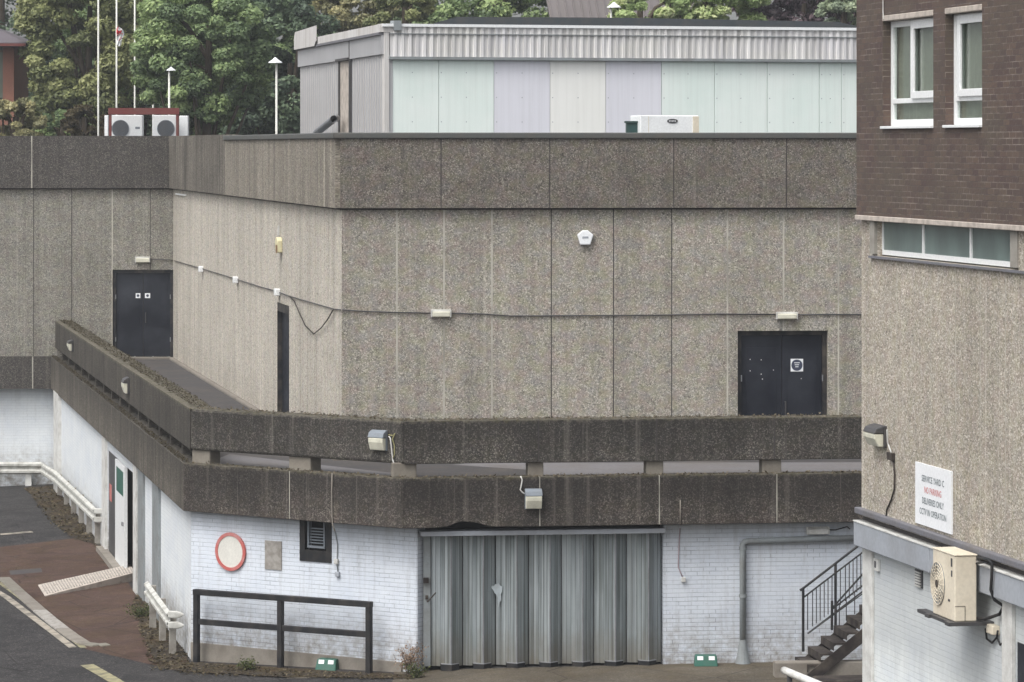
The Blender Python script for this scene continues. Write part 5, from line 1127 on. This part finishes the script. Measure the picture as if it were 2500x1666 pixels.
lamp(110, 256, 140, 'small far grey street lamp at the left in front of dark trees', r=.04, k=.6)
lamp(1492, 12, 112, 'white cone street lamp peeping over the dark roof edge', one=True, k=.72)
# dark flat roof behind
DR = Wall(1062, 101, 2045, 101.6); db = thing('flat_roof_building', DR.P(5, -3, .25), 'dark felt-edged flat roof rising behind the corrugated fascia', 'building')
m_ = MB(); zt_ = EYE - (43 - HY) * 101 / F; m_.prism(DR, [(0, 9), (DR.L + 1.2, 9), (DR.L + 1.2, zt_ - .35), (DR.L, zt_ - .1), (DR.L * .5, zt_), (.6, zt_ + .02), (0, zt_ - .15)], -6, 0); m_.build('roof_edge', M['darkroof'], db)
m_ = MB(); m_.wbox(DR, .05, DR.L, -5.9, -.1, .25, 9); m_.build('wall', M['leadgrey'], db)
# ribbed roof
M['ribroof'] = sheet('ribbed_roof', (104, 98, 98), (112, 106, 106), .6, 0, .3, 6)
RR = Wall(1372, 128, 1692, 129); rbd = thing('ribbed_roof_building', RR.P(2, -3, .25), 'brown ribbed metal roof of a building among the trees', 'building')
m_ = MB(); m_.wbox(RR, 0, RR.L, -6, 0, .25, 13.3); m_.build('wall', M['dbrick'], rbd)
m_ = MB(); P = RR.P; m_.hexa([P(-.3, .4, 13.2), P(RR.L + .3, .4, 13.2), P(RR.L + .3, -5, 19.8), P(-.3, -5, 19.8), P(-.3, .4, 13.35), P(RR.L + .3, .4, 13.35), P(RR.L + .3, -5, 19.95), P(-.3, -5, 19.95)]); rfo = m_.build('roof', M['ribroof'], rbd)
m_ = MB(); k = 0
while k * .28 < RR.L + .5:
    u = -.25 + k * .28; m_.hexa([P(u, .41, 13.34), P(u + .04, .41, 13.34), P(u + .04, -5, 19.94), P(u, -5, 19.94), P(u, .41, 13.41), P(u + .04, .41, 13.41), P(u + .04, -5, 20.01), P(u, -5, 20.01)]); k += 1
build_each(m_, 'roof_rib', M['ribroof'], rfo)
# red brick building far left
M['redbrick'] = plain('red_brick', (150, 104, 88), .85, dirt=.3, dsc=2)
HB = Wall(-260, 133, 34, 133); hb = thing('red_brick_building', HB.P(2, -3, .25), 'red brick building with a low slate roof at the left edge', 'building')
m_ = MB(); m_.wbox(HB, HB.U(7), HB.L, -4, 0, .25, EYE - (116 - HY) * 133 / F); m_.wbox(HB, 0, HB.U(6.5), -4, -.25, .25, 11.7); m_.build('wall', M['redbrick'], hb)
m_ = MB(); m_.wbox(HB, 0, HB.U(6), -.24, -.15, 11.75, 13.4); m_.build('window', M['glass'], hb)
m_ = MB(); zE = EYE - (106 - HY) * 133 / F; ux = HB.U(72); P = HB.P
m_.add([P(0, .9, zE), P(ux, .9, zE), P(ux, -5, zE), P(0, -5, zE), P(0, -1.2, zE + 1.45), P(ux - 2.2, -1.6, zE + .95), P(0, .9, zE - .12), P(ux, .9, zE - .12), P(ux, -5, zE - .12), P(0, -5, zE - .12)],
       [(0, 1, 5, 4), (1, 2, 5), (2, 3, 4, 5), (6, 7, 1, 0), (7, 8, 2, 1), (9, 8, 7, 6), (8, 9, 3, 2)]); m_.build('roof', plain('slate_roof', (96, 90, 96), .7), hb)
m_ = MB(); m_.wbox(HB, 0, ux - .02, .86, .93, zE - .13, zE - .03); m_.build('gutter', M['redbeam'], hb)

# ================================================================== TREES
def foliage(name, center, rad, nclump, nleaf, size, mat, parent, seed, squash=.75):
    g = np.random.default_rng(seed); c = np.array(center); r = np.array(rad)
    # clump centres: mostly near the crown's shell, uneven
    d = g.normal(size=(nclump, 3)); d /= np.linalg.norm(d, axis=1)[:, None]; rr = g.uniform(.45, 1.0, nclump) ** .5
    cc = c + d * rr[:, None] * r; cr = g.uniform(.1, .24, nclump) * r.mean(); tc = g.uniform(0, 1, nclump)
    k = g.integers(0, nclump, nleaf); dd = g.normal(size=(nleaf, 3)); dd /= np.linalg.norm(dd, axis=1)[:, None]
    p = cc[k] + dd * (cr[k] * g.uniform(.35, 1.0, nleaf) ** .5)[:, None] * np.array([1.15, 1.15, squash])
    # leaves: kites facing outwards-up with scatter
    nrm = dd * .8 + np.array([0, 0, .6]) + g.normal(size=(nleaf, 3)) * .55; nrm /= np.linalg.norm(nrm, axis=1)[:, None]
    a = np.cross(nrm, g.normal(size=(nleaf, 3))); a /= np.linalg.norm(a, axis=1)[:, None]; b = np.cross(nrm, a)
    s = (size * g.uniform(.6, 1.4, nleaf))[:, None]
    v = np.stack([p - a * s, p + b * s * .55 - nrm * s * .15, p + a * s, p - b * s * .55 - nrm * s * .15], 1).reshape(-1, 3)
    tint = np.clip(.5 + (tc[k] - .5) * .75 + g.normal(0, .16, nleaf), 0, 1)
    base = Vector(parent.location) if parent else Vector((0, 0, 0)); v = v - np.array(base)
    me = bpy.data.meshes.new(name); me.vertices.add(len(v)); me.vertices.foreach_set('co', v.ravel()); me.loops.add(nleaf * 4); me.loops.foreach_set('vertex_index', np.arange(nleaf * 4))
    me.polygons.add(nleaf); me.polygons.foreach_set('loop_start', np.arange(nleaf) * 4); me.polygons.foreach_set('loop_total', np.full(nleaf, 4)); me.update(calc_edges=True)
    at = me.attributes.new('tint', 'FLOAT', 'FACE'); at.data.foreach_set('value', tint); me.materials.append(mat)
    o = bpy.data.objects.new(name, me); COL.objects.link(o); o.parent = parent; return o, cc
def tree(x, y, t, rx, rz, mat, label, seed, ncl=150, nl=42000, size=.09, ry=None, name='tree'):
    X = px(x, t); zc_ = EYE - (y - HY) * t / F; th = thing(name, (X, t, .25), label, 'tree', 'trees behind the buildings')
    o, cc = foliage('crown', (X, t, zc_), (rx, ry or rx * .7, rz), ncl, nl, size, mat, th, seed)
    m_ = MB(); rr = random.Random(seed); base = Vector((X, t, .25)); topp = Vector((X + rr.uniform(-.4, .4), t, zc_ + rz * .3))
    m_.tube([base, base.lerp(topp, .35) + Vector((.15, 0, 0)), base.lerp(topp, .7), topp], .32, 10, .09)
    for k in range(9):
        a = base.lerp(topp, rr.uniform(.35, .95)); e = Vector(cc[rr.randrange(len(cc))]); mid = a.lerp(e, .5) + Vector((0, 0, .3)); m_.tube([a, mid, e], .1, 6, .03)
    m_.build('trunk', M['bark'], th)
L_ = dict(dark=leafmat('leaf_dark', (77, 91, 78), (105, 123, 99), (141, 159, 123)), yel=leafmat('leaf_yellowgreen', (103, 111, 77), (141, 147, 99), (178, 180, 129)),
          mid=leafmat('leaf_mid', (96, 114, 84), (132, 152, 108), (182, 200, 139)), olive=leafmat('leaf_olive', (110, 111, 83), (148, 146, 111), (196, 188, 141)),
          lite=leafmat('leaf_light', (125, 143, 97), (170, 190, 129), (213, 218, 169)), copper=leafmat('leaf_copper', (69, 59, 66), (95, 81, 89), (133, 115, 118)),
          grey=leafmat('leaf_grey', (116, 127, 109), (155, 168, 143), (205, 215, 180)), rusty=leafmat('leaf_rusty', (138, 124, 90), (185, 165, 117), (213, 204, 141)))
tree(20, 60, 150, 5.2, 7.0, L_['dark'], 'dark blue-green tree at the far left behind the red brick building', 21, nl=80000, size=.11)
tree(195, 105, 132, 2.1, 4.4, L_['yel'], 'yellowing tree behind the plain flagpole', 22, nl=70000)
tree(486, 120, 121, 2.35, 2.6, L_['mid'], 'broad green tree covering the middle flagpoles', 23, nl=80000, size=.075)
tree(330, 30, 138, 3.0, 4.0, L_['mid'], 'green tree behind the flagpoles', 24, nl=42000)
tree(578, 150, 132, 2.7, 3.4, L_['mid'], 'large green tree left of the roof pavilion', 25, ncl=180, nl=90000)
tree(430, 260, 140, 4.6, 2.4, L_['dark'], 'low dark tree behind the rooftop condensers', 26, nl=42000)
tree(700, 230, 128, 2.2, 3.6, L_['dark'], 'dark green tree at the left wall of the roof pavilion', 27, nl=36000)
tree(860, 60, 138, 2.2, 2.6, L_['olive'], 'olive brown tree above the left end of the roof pavilion', 28, nl=32000)
tree(985, 45, 130, 1.2, 1.3, L_['yel'], 'small yellow-green treetop above the corrugated fascia', 29, ncl=60, nl=16000)
tree(1200, 20, 134, 3.4, 2.2, L_['mid'], 'wide green tree above the dark roof edge', 30, nl=42000)
tree(1590, 36, 124, 1.4, .75, L_['lite'], 'low bright bush beside the white cone lamp', 31, ncl=50, nl=14000, size=.1)
tree(1745, 20, 126, 1.7, 1.8, L_['lite'], 'pale green tree right of the ribbed roof', 32, nl=24000)
tree(1960, 10, 128, 2.3, 2.4, L_['copper'], 'dark copper-leaved tree beside the tall brick building', 33, nl=34000)
tree(2060, 40, 122, .9, 1.3, L_['grey'], 'grey-green tree in front of the copper tree', 34, ncl=50, nl=14000)
tree(35, 305, 118, .95, .85, L_['olive'], 'low rusty bush at the left edge above the parapet', 35, ncl=50, nl=14000, size=.09, name='bush')
tree(215, 300, 120, .8, .6, leafmat('leaf_purple', (66, 58, 46), (88, 80, 58), (108, 98, 70)), 'small brownish bush left of the rooftop condensers', 36, ncl=40, nl=9000, size=.08, name='bush')
tree(150, 310, 124, .9, .6, L_['mid'], 'small green bush between the rusty and the brownish bush', 37, ncl=40, nl=9000, size=.09, name='bush')
# tree bank far behind
tb = thing('tree_belt', (0, 175, .25), 'far belt of woodland closing the view', 'woodland'); tb['kind'] = 'stuff'
o, _ = foliage('belt', (-7, 175, 6.5), (26, 3, 8.2), 420, 100000, .22, L_['dark'], tb, 77)

# ------------------------------------------------------------------ thin haze between the yard and the far trees
m_ = MB(); m_.box(-170, 170, -40, 330, -2.5, 60)
hz = m_.build('haze', bpy.data.materials.new('haze'), kind='stuff'); hm = hz.data.materials[0]; hm.use_nodes = True; hm.node_tree.nodes.clear()
vo = hm.node_tree.nodes.new('ShaderNodeOutputMaterial'); vp = hm.node_tree.nodes.new('ShaderNodeVolumePrincipled'); vp.inputs['Color'].default_value = (.93, .96, 1, 1); vp.inputs['Density'].default_value = .00048; vp.inputs['Anisotropy'].default_value = .2
hm.node_tree.links.new(vp.outputs[0], vo.inputs['Volume'])
